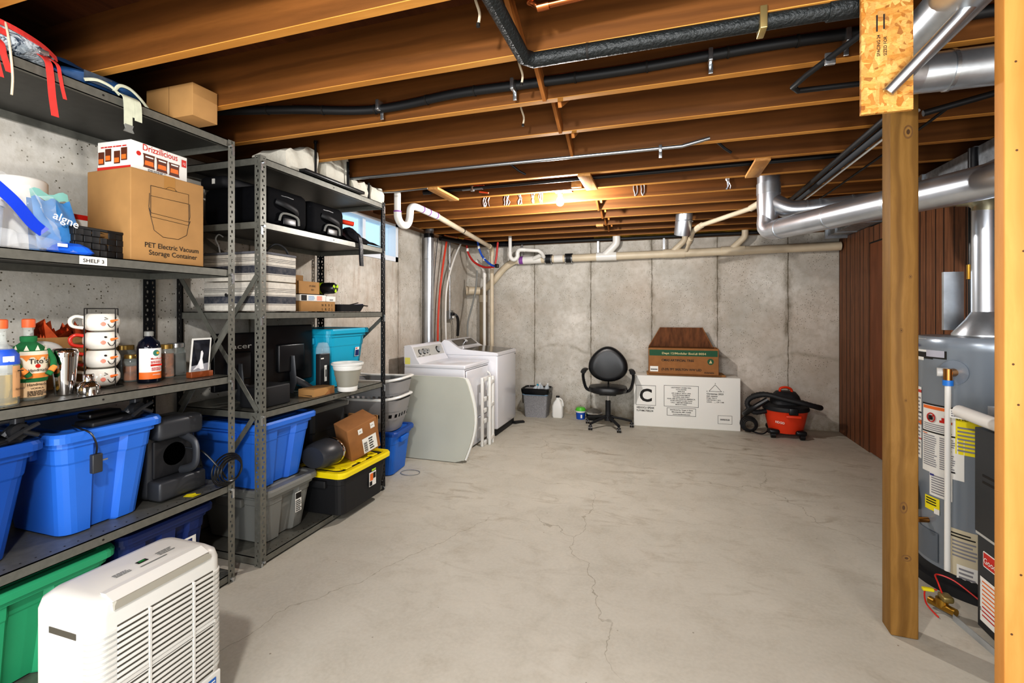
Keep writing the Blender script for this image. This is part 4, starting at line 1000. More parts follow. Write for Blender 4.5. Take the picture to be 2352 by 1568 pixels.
def snack(m, w, d, h):
    F = -d / 2
    R_, BR, OR = 4, 5, 6
    m.m(R_).text('Drizzilicious', .040, (.0, F, h * .76), al='c', w=w * .62)
    for i, x in enumerate((-.055, .005, .065)):
        m.m(BR).prism([(-.026, .0), (.026, .0), (.023, .012), (.024, .050), (.027, .060), (-.027, .060), (-.024, .050), (-.023, .012)], .001, (x, F - .0012, .022 - i * .002), (1, 0, 0), (0, 0, 1))
        m.m(OR).prism([(-.02, .01), (.02, .01), (.018, .03), (-.018, .03)], .001, (x, F - .002, .022), (1, 0, 0), (0, 0, 1))
        m.m(2).rect((x - .018, F - .003, .066), .036, .006)
    m.m(R_).cyl((-.10, F - .001, .075), .010, .002, 14, 'y').rect((w / 2 - .03, F - .001, h - .05), .024, .034)
    m.m(2).text('12', .016, (w / 2 - .018, F - .002, h - .04), al='c'); m.m(1).lines((-.06, F, .006), .09, .012, 3)
    # end panel (local -x)
    U, V = (0, -1, 0), (0, 0, 1); X = -w / 2
    m.m(R_).rect((X - .001, d / 2, .0), d, .014, U, V).lines((X, d / 2 - .02, h - .03), d - .04, .01, 1, U, V)
    for i, y in enumerate((.07, .03, -.02, -.06)):
        m.m(BR).rect((X - .001, y + .018, .025 + .012 * (i % 2)), .034, .055, U, V, .0015); m.m(OR).rect((X - .002, y + .014, .03 + .012 * (i % 2)), .026, .02, U, V, .0015)
T = thing('snack_carton', 'white snack carton with red lettering on top of the large cardboard carton', 'box', (-2.285, 1.57, Z3 + .397), FX + .06)
m = MB('paper', 'ink', 'paper', 'card', 'red', mat('snack_brown', '5c2a14', .5), 'orange'); w_, d_, h_ = .265, .19, .125
m.box((0, 0, h_ / 2), (w_, d_, h_), .002); snack(m, w_, d_, h_); m.build('carton', T)
T = thing('small_white_carton', 'white carton with a red top band behind the black basket', 'box', (-2.50, 1.405, Z3), FX)
m = MB('paper', 'red', 'ink').box((0, 0, .105), (.13, .07, .21), .002).m(1).rect((-.065, -.035, .187), .13, .022).m(2).text('24-70', .024, (-.03, -.035, .10), al='l', w=.05).text('EF', .014, (-.03, -.035, .135)).rect((-.03, -.035, .158), .03, .003); m.build('carton', T)
T = thing('woven_basket', 'black woven strap basket with cut-out handle on the near unit', 'basket', (-2.265, 1.335, Z3), FX + .12)
m = MB(mat('black_strap_weave', '16181b', .6))
for row in range(4):
    for cx in range(7):
        z = .016 + row * .026; x = -.0945 + cx * .0315; o = .003 * ((row + cx) % 2)
        if row == 3 and cx in (3,): continue
        for s_ in (-1, 1): m.box((x, s_ * (.075 + o), z), (.030, .005, .025), .002)
    for cy in range(5):
        y = -.062 + cy * .031; o = .003 * ((row + cy) % 2)
        for s_ in (-1, 1): m.box((s_ * (.108 + o), y, .016 + row * .026), (.005, .029, .025), .002)
m.box((0, 0, .004), (.21, .15, .006)); m.build('weave', T)
MB(_mats['black_strap_weave']).tube([(-.108, -.078, .11), (.108, -.078, .11), (.108, .078, .11), (-.108, .078, .11)], .006, 8, 0, True).build('rim', T)
one(MB('paper').grid(lambda a, b: (-.06 + .12 * a, -.035 + .07 * b, .008 * math.sin(a * 4) + .01 * b), 6, 3), 'folded_napkin', 'white folded napkins lying on top of the black basket', 'napkin', loc=(-2.30, 1.335, Z3 + .115), rz=FX)
T = thing('plastic_tub', 'translucent grey-white tub with a rimmed lid at the left edge', 'tub', (-2.27, .99, Z3), FX)
MB(mat('milky_plastic', 'c8d2dc', .35, alpha=.9)).lathe([(0, 0), (.062, 0), (.066, .01), (.074, .15)]).build('body', T)
MB('white').lathe([(.078, .15), (.08, .16), (.078, .172), (.06, .176), (0, .176)]).build('lid', T)
T = thing('paper_towel_roll', 'plump white roll behind the blue package on the near unit', 'roll', (-2.40, 1.185, Z3), FX)
MB('paper').lathe([(.02, 0), (.075, 0), (.077, .01), (.077, .29), (.07, .298), (.02, .298)]).build('roll', T)
CLR = mat('clear_film', 'f2f6fa', .08, 0, alpha=.16)
T = thing('clear_plastic_bag', 'crinkled clear plastic bag slumped beside the black basket', 'bag', (-2.25, 1.13, Z3), FX)
rnd = random.Random(5)
m = MB(CLR); m.grid(lambda a, b: ((a - .5) * (.30 - .12 * b) + .012 * math.sin(17 * a + 9 * b), -.08 * math.sin(PI * a) + .02 * math.sin(13 * a) * math.cos(9 * b), .014 + .26 * b * (1 - .5 * a) + .01 * math.sin(23 * a)), 26, 14)
m.grid(lambda a, b: ((a - .5) * .30 + .012 * math.sin(13 * a), -.10 + .06 * b + .01 * math.sin(21 * a), .006 + .07 * math.sin(PI * b) * (1 - a * .6)), 26, 8); m.build('film', T)
one(MB(mat('royal_blue_strap', '1440c8', .4)).ribbon([(-2.185, 1.00, Z3 + .225), (-2.165, 1.05, Z3 + .165), (-2.165, 1.10, Z3 + .10), (-2.165, 1.135, Z3 + .07)], .040, .003, (0, .7, .7)), 'blue_strap', 'flat royal blue band leaning diagonally across the clear bag', 'strap')
T = thing('blue_package', 'shiny blue wrapped package with white lettering leaning on the shelf', 'package', (-2.22, 1.195, Z3), FX)
BL2 = mat('blue_wrap', '4b8fd0', .18, 0, .2, 10); TQ = mat('teal_wrap', '8fc8c0', .3)
m = MB(BL2, 'paper', TQ)
m.grid(lambda a, b: (-.055 + .12 * a + .035 * (1 - b) * (a - .2), -.02 - .03 * math.sin(PI * a) * math.sin(PI * b) + .05 * b, .01 + .20 * b + .008 * math.sin(14 * a)), 12, 12)
m.grid(lambda a, b: (-.055 + .12 * a + .03 * (1 - b) * (a - .2), .03 + .03 * math.sin(PI * a) * math.sin(PI * b) + .03 * b, .01 + .20 * b), 12, 12)
m.m(2).grid(lambda a, b: (-.055 + .12 * a, .032 + .01 * b, .205 + .035 * b + .01 * math.sin(9 * a)), 8, 3)
m.m(1).text('algne', .042, (.005, -.052, .115), (1, 0, -.35), (.3, 0, 1), al='c'); m.build('wrapper', T)
m = MB(mat('bright_blue_wrap', '2a6ae0', .15, 0, .3, 16), 'paper')
m.loft([(0, .12, .06), (.010, .14, .075), (.03, .11, .06), (.042, .06, .03)], lambda a, b: rrect(a, b, .03, 3)).m(1).rect((-.06, -.046, .022), .03, .012)
one(m, 'blue_pouch', 'glossy bright blue pouch lying flat beside the black basket', 'pouch', loc=(-2.18, 1.225, Z3), rz=FX - .1)

# top of near unit
def pack(name, label, loc, rz, w, d, h, mt_, seed):
    T = thing(name, label, 'backpack', loc, rz); rnd = random.Random(seed)
    ph = [rnd.uniform(0, 6) for _ in range(4)]
    R = []
    for i in range(15):
        t = i / 14; x = (t - .5) * w; s_ = max(.05, math.sin(PI * (.06 + .88 * t))) ** .5
        R.append([(x + .008 * math.sin(a * 3 + ph[0]), d / 2 * s_ * math.cos(a) * (1 + .06 * math.sin(5 * a + ph[1] + 7 * t)), h / 2 + h / 2 * s_ * math.sin(a) * (1 + .08 * math.sin(3 * a + ph[2] + 9 * t))) for a in [j * 2 * PI / 20 for j in range(20)]])
    MB(mt_).rings(R).build('pack_body', T)
    return T
ZT = 2.287
FAB = mat('grey_pack_fabric', 'a9b2b8', .8, 0, .5, 14, .6, 25); REDF = mat('red_webbing', 'cc3a34', .75, 0, .1, 60); BLF = mat('navy_pack_fabric', '1f4a78', .65, 0, .35, 12, .5, 20); CRF = mat('cream_webbing', 'c9ccb6', .8, 0, .08, 50)
T = pack('backpack', 'grey and red hiking backpack with hanging red straps atop the near unit', (-2.26, 1.055, ZT), FX, .26, .27, .125, 'marbled', 1)
MB(REDF).grid(lambda a, b: (-.14 + .13 * a, -.10 + .1 * b, .112 + .02 * math.sin(PI * b) - .03 * a), 8, 6).build('lid_flap', T)
MB(REDF).ribbon([(-.12, -.06, .125), (-.03, -.128, .09), (.06, -.118, .075), (.12, -.09, .06)], .022, .004, (0, .4, 1)).build('strap', T)
MB(REDF).ribbon([(-.14, -.13, .075), (-.09, -.135, .065), (-.04, -.13, .06)], .022, .004, (0, .1, 1)).build('strap', T)
for x, zz, wd_ in ((-.085, -.10, .018), (-.062, -.075, .018), (.065, -.175, .022), (.095, -.10, .011)):
    MB(REDF).ribbon([(x - .01, -.10, .05), (x, -.139, .02), (x + .004, -.147, -.02), (x + .012, -.145, zz * .6), (x + .02, -.146, zz)], wd_, .003, (1, 0, 0)).build('hanging_strap', T)
MB('bolt').box((.055, -.141, .045), (.030, .006, .016), .003).build('buckle', T)
MB('pvcold').tube([(-.04, -.12, .10), (-.045, -.145, .05), (-.04, -.15, -.02), (-.035, -.149, -.09), (-.038, -.15, -.15)], .0035, 7, 5).build('drawstring', T)
T = pack('backpack', 'navy blue hiking backpack with cream straps atop the near unit', (-2.285, 1.355, ZT), FX, .33, .28, .088, BLF, 2)
MB(BLF).grid(lambda a, b: (-.18 + .15 * a, -.08 + .16 * b, .075 + .045 * math.sin(PI * (.15 + .7 * a)) * math.sin(PI * b)), 8, 6).build('top_pocket', T)
MB(mat('grey_mesh', '3a4450', .9, 0, .2, 60)).grid(lambda a, b: (-.10 + .10 * a, -.128 - .004 * math.sin(3 * a), .02 + .04 * b), 6, 3).build('mesh_panel', T)
MB(CRF).tube([(-.10, -.13, .02), (-.06, -.137, .035), (-.01, -.139, .03), (.02, -.14, .01)], .004, 7, 5, flat=(.0065, .003)).build('piping', T)
MB(CRF).tube([(.0, -.14, .018), (.02, -.141, .048), (.06, -.14, .052), (.10, -.14, .03), (.135, -.138, .0)], .004, 7, 5, flat=(.007, .003)).build('haul_loop', T)
for x, zz, wd_ in ((.03, -.115, .032), (.07, -.085, .028), (.045, -.075, .02)):
    MB(CRF).ribbon([(x - .02, -.11, .03), (x - .005, -.160, .008), (x, -.172, -.02), (x + .003, -.171, zz)], wd_, .003, (1, 0, 0)).build('hanging_strap', T)
MB('grey').prism([(-.017, 0), (.017, 0), (.012, -.016), (.019, -.03), (-.019, -.03), (-.012, -.016)], .008, (.035, -.167, -.112), (1, 0, 0), (0, 0, 1)).build('buckle', T)
def fragile(m, w, d, h): m.m(1).text('77ADS TIT', .016, (-.06, -d / 2, .03), (-1, 0, 0), (0, 0, -1), al='c')
T = thing('cardboard_box', 'plain brown box overhanging the top edge of the near unit', 'box', (-2.165, 1.658, ZT), -.0)
m = MB('card', 'ink').box((0, 0, .074), (.29, .125, .148), .002).m(1).text('17A03 TE', .014, (-.08, -.0626, .035), (-1, 0, 0), (0, 0, -1), al='c').rect((.0, -.063, .0), .001, .148); m.build('carton', T)

# ------------------------------------------------------------------ far unit contents
ZA = 2.252
def canvas(label, loc, w, d, h, hump, seed):
    T = thing('canvas_cover', label, 'fabric cover', loc, FX, 'white canvas covers on the far unit')
    rnd = random.Random(seed); p = [rnd.uniform(0, 6) for _ in range(5)]
    def top(x): return h * (1 - hump * (1 - x) ** 2) + .010 * math.sin(9 * x + p[0])
    R = []
    for i in range(21):
        t = i / 20; x = (t - .5) * w; hh = top(t); ring = []
        for y, z in ((-.5, 0), (-.5, .35), (-.5, .7), (-.46, .95), (-.3, 1), (0, .99), (.3, 1), (.5, .9), (.5, .4), (.5, 0)):
            ring.append((x, y * d + .008 * math.sin(14 * t + 5 * z + p[1]) * (1 if z else .3), z * hh + .006 * math.sin(11 * t + 9 * y + p[2]) * z))
        R.append(ring)
    MB('canvas').rings(R).build('cloth', T)
    return T
T = canvas('largest off-white canvas cover, humped, at the near end of the far unit top', (-2.25, 2.395, ZA), .27, .26, .19, .5, 1)
MB('black').cyl((.11, -.13, 0), .008, .235, 10).cyl((.11, -.13, .225), .012, .015, 10).build('pole', T)
T = canvas('crumpled off-white canvas cover drooping over a black pole', (-2.25, 2.735, ZA), .22, .24, .26, .12, 2)
MB('black').cyl((.09, -.135, 0), .010, .20, 10).build('pole', T)
T = canvas('square off-white canvas cover just past the drooping one', (-2.25, 3.00, ZA), .19, .24, .118, .15, 3)
MB('black').cyl((.085, -.125, 0), .008, .122, 10).build('pole', T)
T = canvas('last off-white canvas cover at the far end of the unit top', (-2.25, 3.21, ZA), .17, .24, .118, .0, 4)
one(MB('black').box((0, 0, .011), (.60, .10, .020), .004), 'flat_black_panel', 'flat black panel along the front of the far unit top', 'panel', loc=(-2.12, 2.66, ZA), rz=FX)
ZB = 1.902
def suitcase(label, loc, w, d, h, hd):
    T = thing('suitcase', label, 'suitcase', loc, FX, 'black suitcases lying on the far unit')
    CL = mat('black_suitcase_cloth', '0b0c10', .8, 0, .2, 40, spec=.15)
    MB(CL).box((0, 0, h / 2), (w, d, h), .045).build('shell', T)
    MB('dgrey').tube([(-w * .46, -d * .505 + .02, h * .80), (0, -d * .505, h * .80), (w * .46, -d * .505 + .02, h * .78)], .004, 6).build('zip', T)
    MB('blackm').tube([(hd - .09, -d / 2 + .0, h * .62), (hd - .05, -d / 2 - .028, h * .55), (hd + .03, -d / 2 - .03, h * .46), (hd + .08, -d / 2 - .0, h * .40)], .012, 8, 5, flat=(.016, .008)).build('grab_handle', T)
    MB('grey').tube([(hd - .07, -d / 2 - .006, .03), (hd - .05, -d / 2 - .014, .075), (hd + .06, -d / 2 - .014, .07), (hd + .085, -d / 2 - .006, .025)], .007, 8, 4).build('telescopic_surround', T)
    MB('black').box((hd + .01, -d / 2 - .004, .035), (.10, .012, .045), .005).build('telescopic_handle', T)
    return T
suitcase('near black suitcase lying flat behind the front post of the far unit', (-2.37, 2.29, ZB), .36, .46, .225, .0)
suitcase('second black suitcase, beside the first and the red tube', (-2.35, 2.655, ZB), .35, .42, .215, .02)
T = thing('black_bag', 'dark bag with a white tag seen through the near end of the far unit', 'bag', (-2.55, 2.30, ZB + .228), FX)
MB(mat('black_bag_cloth', '101116', .7)).box((0, 0, .04), (.34, .20, .075), .03).build('body', T)
MB('paper').box((-.172, -.02, .04), (.004, .02, .03)).build('tag', T)
T = thing('black_jacket', 'crumpled black jacket with a sleeve hanging off the shelf', 'jacket', (-2.22, 3.03, ZB), FX)
CL2 = mat('black_nylon', '17191e', .45, 0, .5, 18, .5, 20)
m = MB(CL2); m.grid(lambda a, b: ((a - .5) * .44, (b - .5) * .22, .005 + max(0, (.115 - .07 * a) * math.sin(PI * min(1, b * 1.05)) * (1 - .25 * math.sin(9 * a + 4 * b)) * math.sin(PI * (.12 + .8 * a)) ** .5 + .01 * math.sin(21 * a) * math.sin(PI * b))), 26, 14); m.build('cloth', T)
MB(CL2).ribbon([(-.13, -.03, .10), (-.12, -.125, .05), (-.10, -.135, -.02), (-.095, -.135, -.10), (-.085, -.132, -.17)], .035, .012, (1, 0, 0)).build('sleeve', T)
T = thing('orange_tube', 'orange tube poking out beside the second suitcase', 'tube', (-2.22, 2.875, ZB + .15), FX)
MB(mat('orange_red', 'e0452a', .4)).tube([(-.03, 0, 0), (.07, -.06, -.012)], .017, 14).build('tube_body', T)
MB('grey').tube([(-.06, .02, .004), (-.028, -.001, 0)], .022, 14).build('cap', T)
# striped boxes
def stripes(nm):
    t = NT(nm); z = t.sep()[2]
    def band(a, b, src=z): return t.math('MULTIPLY', t.math('GREATER_THAN', src, a), t.math('LESS_THAN', src, b))
    zz = t.math('MODULO', z, .1585)
    col = t.mix(t.math('MAXIMUM', band(.045, .088, zz), 0), 'dcd6cb', '3c3f49')
    thin = t.math('MAXIMUM', t.math('MAXIMUM', band(.038, .0405, zz), band(.092, .0945, zz)), t.math('MAXIMUM', band(.112, .1145, zz), t.math('MAXIMUM', band(.121, .1235, zz), band(.130, .1325, zz))))
    col = t.mix(thin, col, '202126'); col = t.mix(t.rng(t.noise(t.tc, 45, 4), .35, .65, 0, .25), col, '8f8c88')
    return t.done(col, .85, .2)
ST = stripes('striped_fabric')
for i, (lb, z0, h_) in enumerate((('striped grey and cream fabric box, lower of the two stacked', 0, .17), ('striped grey and cream fabric box, upper of the two stacked', .172, .155))):
    T = thing('striped_storage_box', lb, 'storage box', (-2.35, 2.225, 1.402 + z0), FX, 'striped fabric storage boxes')
    MB(ST).box((0, 0, h_ / 2), (.27, .42, h_ - .003), .006).build('box_body', T)
    if i: MB(mat('grey_fabric_lid', '6d6e74', .85, 0, .15, 40)).box((0, 0, h_ + .006), (.275, .425, .014), .006).build('lid', T)
    else: MB('blackm').tube([(-.135, .04, .10), (-.15, .02, .09), (-.135, -.02, .10)], .006, 8, 4).build('handle', T)
T = thing('coat_hanger', 'white hanger hook sticking up behind the striped boxes', 'hanger', (-2.55, 2.19, 1.745))
MB('white').tube([(0, 0, 0), (0, -.01, .05), (0, -.03, .09), (0, -.01, .12), (0, .02, .11)], .004, 8, 5).build('hook', T)
one(MB('blackm').tube([(-2.25, 2.22, 1.74), (-2.20, 2.25, 1.80), (-2.17, 2.30, 1.78), (-2.16, 2.34, 1.70)], .006, 8, 5), 'black_cable', 'black cable looping over the striped boxes', 'cable')
# small boxes on third shelf
zc_ = 1.402
T = thing('long_cardboard_tray', 'shallow printed cardboard tray at the bottom of the small box pile', 'box', (-2.30, 2.63, zc_), FX)
m = MB('card', 'ink').box((0, 0, .034), (.33, .20, .066), .002).m(1)
for i in range(4): m.text('NR8I'[i], .022, (.03 + i * .033, -.1, .036)).text('SRZL'[i], .022, (.03 + i * .033, -.1, .008))
m.build('carton', T)
T = thing('product_carton', 'white and black product box in the middle of the small pile', 'box', (-2.29, 2.60, zc_ + .068), FX)
MB('paper', 'ink', mat('print_pink', 'e8a08c', .6), mat('print_blue', '7aa8d8', .6)).box((0, 0, .022), (.24, .15, .043), .002).m(1).rect((-.115, -.075, .004), .05, .036).m(3).lines((-.05, -.075, .006), .06, .03, 4).m(2).rect((.03, -.075, .006), .05, .03).build('carton', T)
T = thing('small_grey_box', 'tiny grey and white box beside the product box', 'box', (-2.25, 2.765, zc_ + .068), FX)
MB('paper', 'ink').box((0, 0, .019), (.085, .09, .037), .002).m(1).lines((-.02, -.045, .006), .04, .012, 2).build('carton', T)
T = thing('open_cardboard_box', 'small open cardboard box with raised flap on top of the pile', 'box', (-2.30, 2.575, zc_ + .113), FX)
m = MB('card', 'carddk', 'ink'); m.bb((-.10, -.07, 0), (.10, .07, .004)); m.bb((-.10, -.07, 0), (.10, -.067, .085)); m.bb((-.10, .067, 0), (.10, .07, .085)); m.bb((-.10, -.07, 0), (-.097, .07, .085)); m.bb((.097, -.07, 0), (.10, .07, .085))
m.m(0).prism([(-.02, 0), (.10, 0), (.10, .05), (-.02, .05)], .002, (0, .07, .085), (1, 0, 0), (0, 0, 1)).m(1).prism([(-.06, 0), (.06, 0), (.05, .04), (-.05, .04)], .002, (-.10, 0, .085), (0, 1, 0), (-.5, 0, 1)).m(2).text('STUDIO', .017, (.03, -.07, .05), al='c').text('SS/1', .017, (.03, -.07, .026), al='c'); m.build('carton', T)
T = thing('foam_roller', 'black and lime green bottle shaped roller lying behind the open box', 'roller', (-2.34, 2.80, zc_ + .165), FX)
LM = mat('lime_green', 'b4d81e', .4)
m = MB('black', LM); m.lathe([(0, -.14), (.028, -.14), (.038, -.125), (.040, -.08), (.038, .06), (.02, .09), (0, .09)], (0, 0, 0), 24, 'y').m(1)
for a in (.6, 2.6, 4.7): m.prism([(.008, -.006), (.028, -.011), (.032, .0), (.028, .011), (.008, .006)], .002, (0, -.141, 0), (math.cos(a), 0, math.sin(a)), (-math.sin(a), 0, math.cos(a)))
m.lathe([(.0395, -.04), (.0405, -.035), (.0405, -.02), (.0395, -.015)], (0, 0, 0), 24, 'y'); m.build('body', T)
one(MB('blackm').box((0, 0, .06), (.10, .08, .12), .004), 'black_support', 'plain black box propping up the green and black roller', 'box', loc=(-2.38, 2.83, zc_), rz=FX)
one(MB('bolt').lathe([(.018, 0), (.02, .02), (.018, .04), (0, .042)]), 'tape_dispenser', 'small clear and white fitting beside the roller', 'fitting', loc=(-2.30, 2.845, zc_ + .0), rz=0)
T = thing('tool_tray', 'black tapered tray with rods sticking out at the far end of the shelf', 'tray', (-2.28, 3.0, zc_), FX)
MB('blackm').loft([(0, .26, .12), (.052, .31, .16)], lambda a, b: rrect(a, b, .02, 3)).build('tray', T)
for i in range(3): MB('navy' if i == 1 else 'ink').tube([(.06 + .02 * i, -.02 * i, .05), (.17 + .02 * i, -.03 * i, .068 - .012 * i)], .004, 6).build('rod', T)

# second shelf (z .85): monitors, turquoise tote, bucket
ZC = .852
def monitor(label, loc, rz, w, h, z0, txt=None):
    T = thing('computer_monitor', label, 'monitor', loc, rz)
    MB('black').box((0, 0, z0 + h / 2), (w, .035, h), .008).build('back_shell', T)
    MB('black').box((0, -.026, z0 + h * .42), (w * .55, .03, h * .5), .012).build('rear_bulge', T)
    MB('dgrey').tube([(0, -.03, z0 + h * .45), (0, -.05, z0), (.0, -.02, .02)], .02, 8, flat=(.012, .03)).build('neck', T)
    MB('dgrey').prism([(-.02, 0), (.02, 0), (.035, .012), (-.035, .012)], .12, (0, -.12, .0), (1, 0, 0), (0, 0, 1)).build('foot', T)
    MB('dgrey').box((.10, -.10, .012), (.035, .09, .02), .005).tube([(.0, -.04, z0 + .02), (.06, -.07, .07), (.11, -.11, .02)], .012, 8, flat=(.022, .008)).build('stand_leg', T)
    if txt: MB('lgrey').text(txt, .045, (.03, -.0178, z0 + h * .72), al='c', w=.13).build('lettering', T)
    return T
monitor('black computer monitor turned backward with silver lettering on it', (-2.47, 2.225, ZC), FX - .1, .29, .34, .08, 'acer')
monitor('second black monitor turned backward beside the turquoise tote', (-2.38, 2.55, ZC), FX - .1, .38, .37, .09)
one(MB('blackm').box((0, 0, .06), (.22, .16, .12), .01), 'black_speaker_box', 'dark boxy device low beside the lettered monitor', 'electronics', loc=(-2.235, 2.22, ZC), rz=FX)
def turqtag(T, w, d, h, k): MB('paper', 'navy', 'red').rect((.08, -(d - .03) * k(h * .64) / 2 - .002, h * .50), .05, .070, V=(0, -.09, 1)).m(1).rect((.084, -(d - .03) * k(h * .64) / 2 - .004, h * .51), .042, .045, V=(0, -.09, 1)).m(2).rect((.086, -(d - .03) * k(h * .64) / 2 - .008, h * .635), .02, .008, V=(0, -.09, 1)).build('sticker', T)
tote('turquoise tote with a small sticker on the far unit', (-2.43, 3.0, ZC), FX, .47, .42, .42, 'turq', 'turq', .80, nch=0, tag=turqtag)
T = thing('collapsible_bucket', 'grey and white collapsible bucket on the shelf edge', 'bucket', (-2.10, 2.80, ZC), 0)
MB(mat('taupe_silicone', '8c8a7e', .6)).lathe([(.065, .03), (.072, .05), (.070, .055), (.080, .085), (.078, .09), (.088, .12), (.086, .125), (.092, .155)], n=36).build('folding_wall', T)
MB('white').lathe([(0, 0), (.062, 0), (.066, .004), (.068, .032), (.062, .034), (0, .034)], n=36).build('base', T)
MB('white').lathe([(.092, .148), (.097, .165), (.098, .178), (.108, .182), (.110, .192), (.104, .198), (.094, .196), (.090, .16)], n=36).build('rim', T)
one(MB('paper').prism([(0, 0), (.06, 0), (.06, .10), (0, .09)], .002, (0, 0, 0), (0, 1, 0), (0, 0, 1)), 'paper_sheet', 'sheet of white paper between the bucket and the turquoise tote', 'paper', loc=(-2.17, 2.86, ZC + .045))
T = thing('blister_pack', 'clear topped hardware package beside the second monitor', 'package', (-2.20, 2.80, ZC), FX)
T.location = (-2.245, 2.725, ZC)
m = MB('blackm', 'paper', 'orange', CLR, 'ink').box((0, 0, .13), (.10, .04, .26), .006).m(3).lathe([(.0, .26), (.048, .26), (.045, .30), (.03, .335), (0, .34)], n=16).m(1).rect((-.01, -.02, .07), .025, .11).rect((-.045, -.02, .225), .03, .008).m(2).rect((-.02, -.02, .012), .06, .02).m(4).rect((0, -.021, .1), .01, .05); m.build('package_card', T)
T = thing('flat_cardboard_box', 'small opened cardboard box lying low behind the bucket', 'box', (-2.19, 2.60, ZC), FX)
m = MB('card', 'carddk').bb((-.10, -.06, 0), (.10, .06, .05)).m(1).prism([(0, 0), (.10, 0), (.08, .05)], .002, (.0, -.062, .0), (1, 0, 0), (0, 0, 1)); m.build('carton', T)

# bottom level of far unit
def greytag(T, w, d, h, k): MB('paper', 'ink').rect((.03, -d / 2 + .018, h * .36), .052, .12).m(1).rect((.033, -d / 2 + .016, h * .36 + .08), .046, .036).lines((.033, -d / 2 + .016, h * .37), .046, .07, 6).build('sticker', T)
tote('grey tote on the bottom shelf under the blue tote', (-2.42, 2.34, .052), FX, .42, .56, .32, 'grey', 'grey', .82, 1, tag=greytag)
tote('medium blue lidded tote standing on the grey tote', (-2.42, 2.31, .379), FX, .46, .56, .385, 'blue', 'blue', .80, 1)
tote('tall dark grey tote at the back behind the small cardboard box', (-2.555, 3.03, .052), FX, .42, .29, .64, 'dgrey', 'grey', .88, nch=0)
def blk(T, w, d, h, k):
    m = MB('paper', 'orange', 'ink', LM).rect((.04, -d / 2 + .020, .10), .085, .10).m(1).rect((.05, -d / 2 + .018, .14), .035, .05).m(2).rect((.045, -d / 2 + .018, .105), .03, .03).rect((.088, -d / 2 + .018, .15), .03, .04).m(3).rect((.07, -d / 2 + .018, .205), .05, .014); m.build('sticker', T)
    for x in (-.16, .0, .14): MB('yellow').box((x, -d / 2 + .06, h + .006), (.06, .05, .012), .004).build('latch', T)
tote('black tote with a bright yellow lid sticking out of the far unit', (-2.18, 2.868, .051), FX, .575, .40, .295, 'blackm', 'yellow', .88, nch=0, tag=blk, name='lidded_tote')
T = thing('projector_lamp', 'rounded dark grey device with a chrome ring on the yellow lid', 'appliance', (-2.17, 2.645, .364), FX); T.scale = (.85, .9, .95)
MB('dgrey').rings([[(x, y * k * .13, .095 + z * k * .095) for y, z in [(math.cos(a), math.sin(a)) for a in [j * 2 * PI / 20 for j in range(20)]]] for x, k in ((-.13, .75), (-.10, .92), (-.02, 1), (.06, .98), (.075, .9))]).build('housing', T)
MB('chrome').rings([[(x, y * k * .13, .095 + z * k * .095) for y, z in [(math.cos(a), math.sin(a)) for a in [j * 2 * PI / 20 for j in range(20)]]] for x, k in ((.062, .99), (.07, 1.03), (.085, 1.0), (.09, .9))]).build('chrome_ring', T)
MB('grey').rings([[(x, y * k * .13, .095 + z * k * .095) for y, z in [(math.cos(a), math.sin(a)) for a in [j * 2 * PI / 20 for j in range(20)]]] for x, k in ((.088, .9), (.10, .7), (.105, .3))]).build('front_lens', T)
T = thing('shipping_box', 'brown shipping box with white labels tilted on the yellow lid', 'box', (-2.12, 2.975, .385), rot=(0, -.30, 0))
T.rotation_euler = Euler((math.radians(12), math.radians(-17), FX - .42))
m = MB('carddk', 'paper', 'ink').box((0, 0, .135), (.24, .17, .25), .004)
m.m(1).rect((-.02, -.085, .02), .115, .12).rect((-.04, -.085, .19), .035, .04).rect((.06, -.085, .19), .035, .045).m(2)
for i in range(9): m.rect((-.012, -.086, .03 + i * .009), .028, .004 + .002 * (i % 2))
m.lines((.03, -.086, .03), .04, .10, 5).text('N3', .012, (-.03, -.086, .205)).text('VSTK', .010, (.063, -.086, .21)); m.build('carton', T)
for i, (y, lb, mt_, w_, h_) in enumerate(((3.188, 'thin brown cardboard sheet leaning beside the tilted box', 'card', .26, .55), (3.212, 'darker framed panel leaning between the far unit post and tote', 'carddk', .28, .50))):
    T = thing('leaning_panel', lb, 'panel', (-2.24 - .05 * i, y, .052))
    m = MB(mt_).box((0, 0, h_ / 2), (w_, .012, h_), .002); m.build('sheet', T)
    if i == 0: MB('carddk').box((0, -.007, h_ - .012), (w_, .006, .02)).box((w_ / 2 - .012, -.007, h_ / 2), (.02, .006, h_)).build('frame', T)
    T.rotation_euler = (math.radians(1), 0, 0)

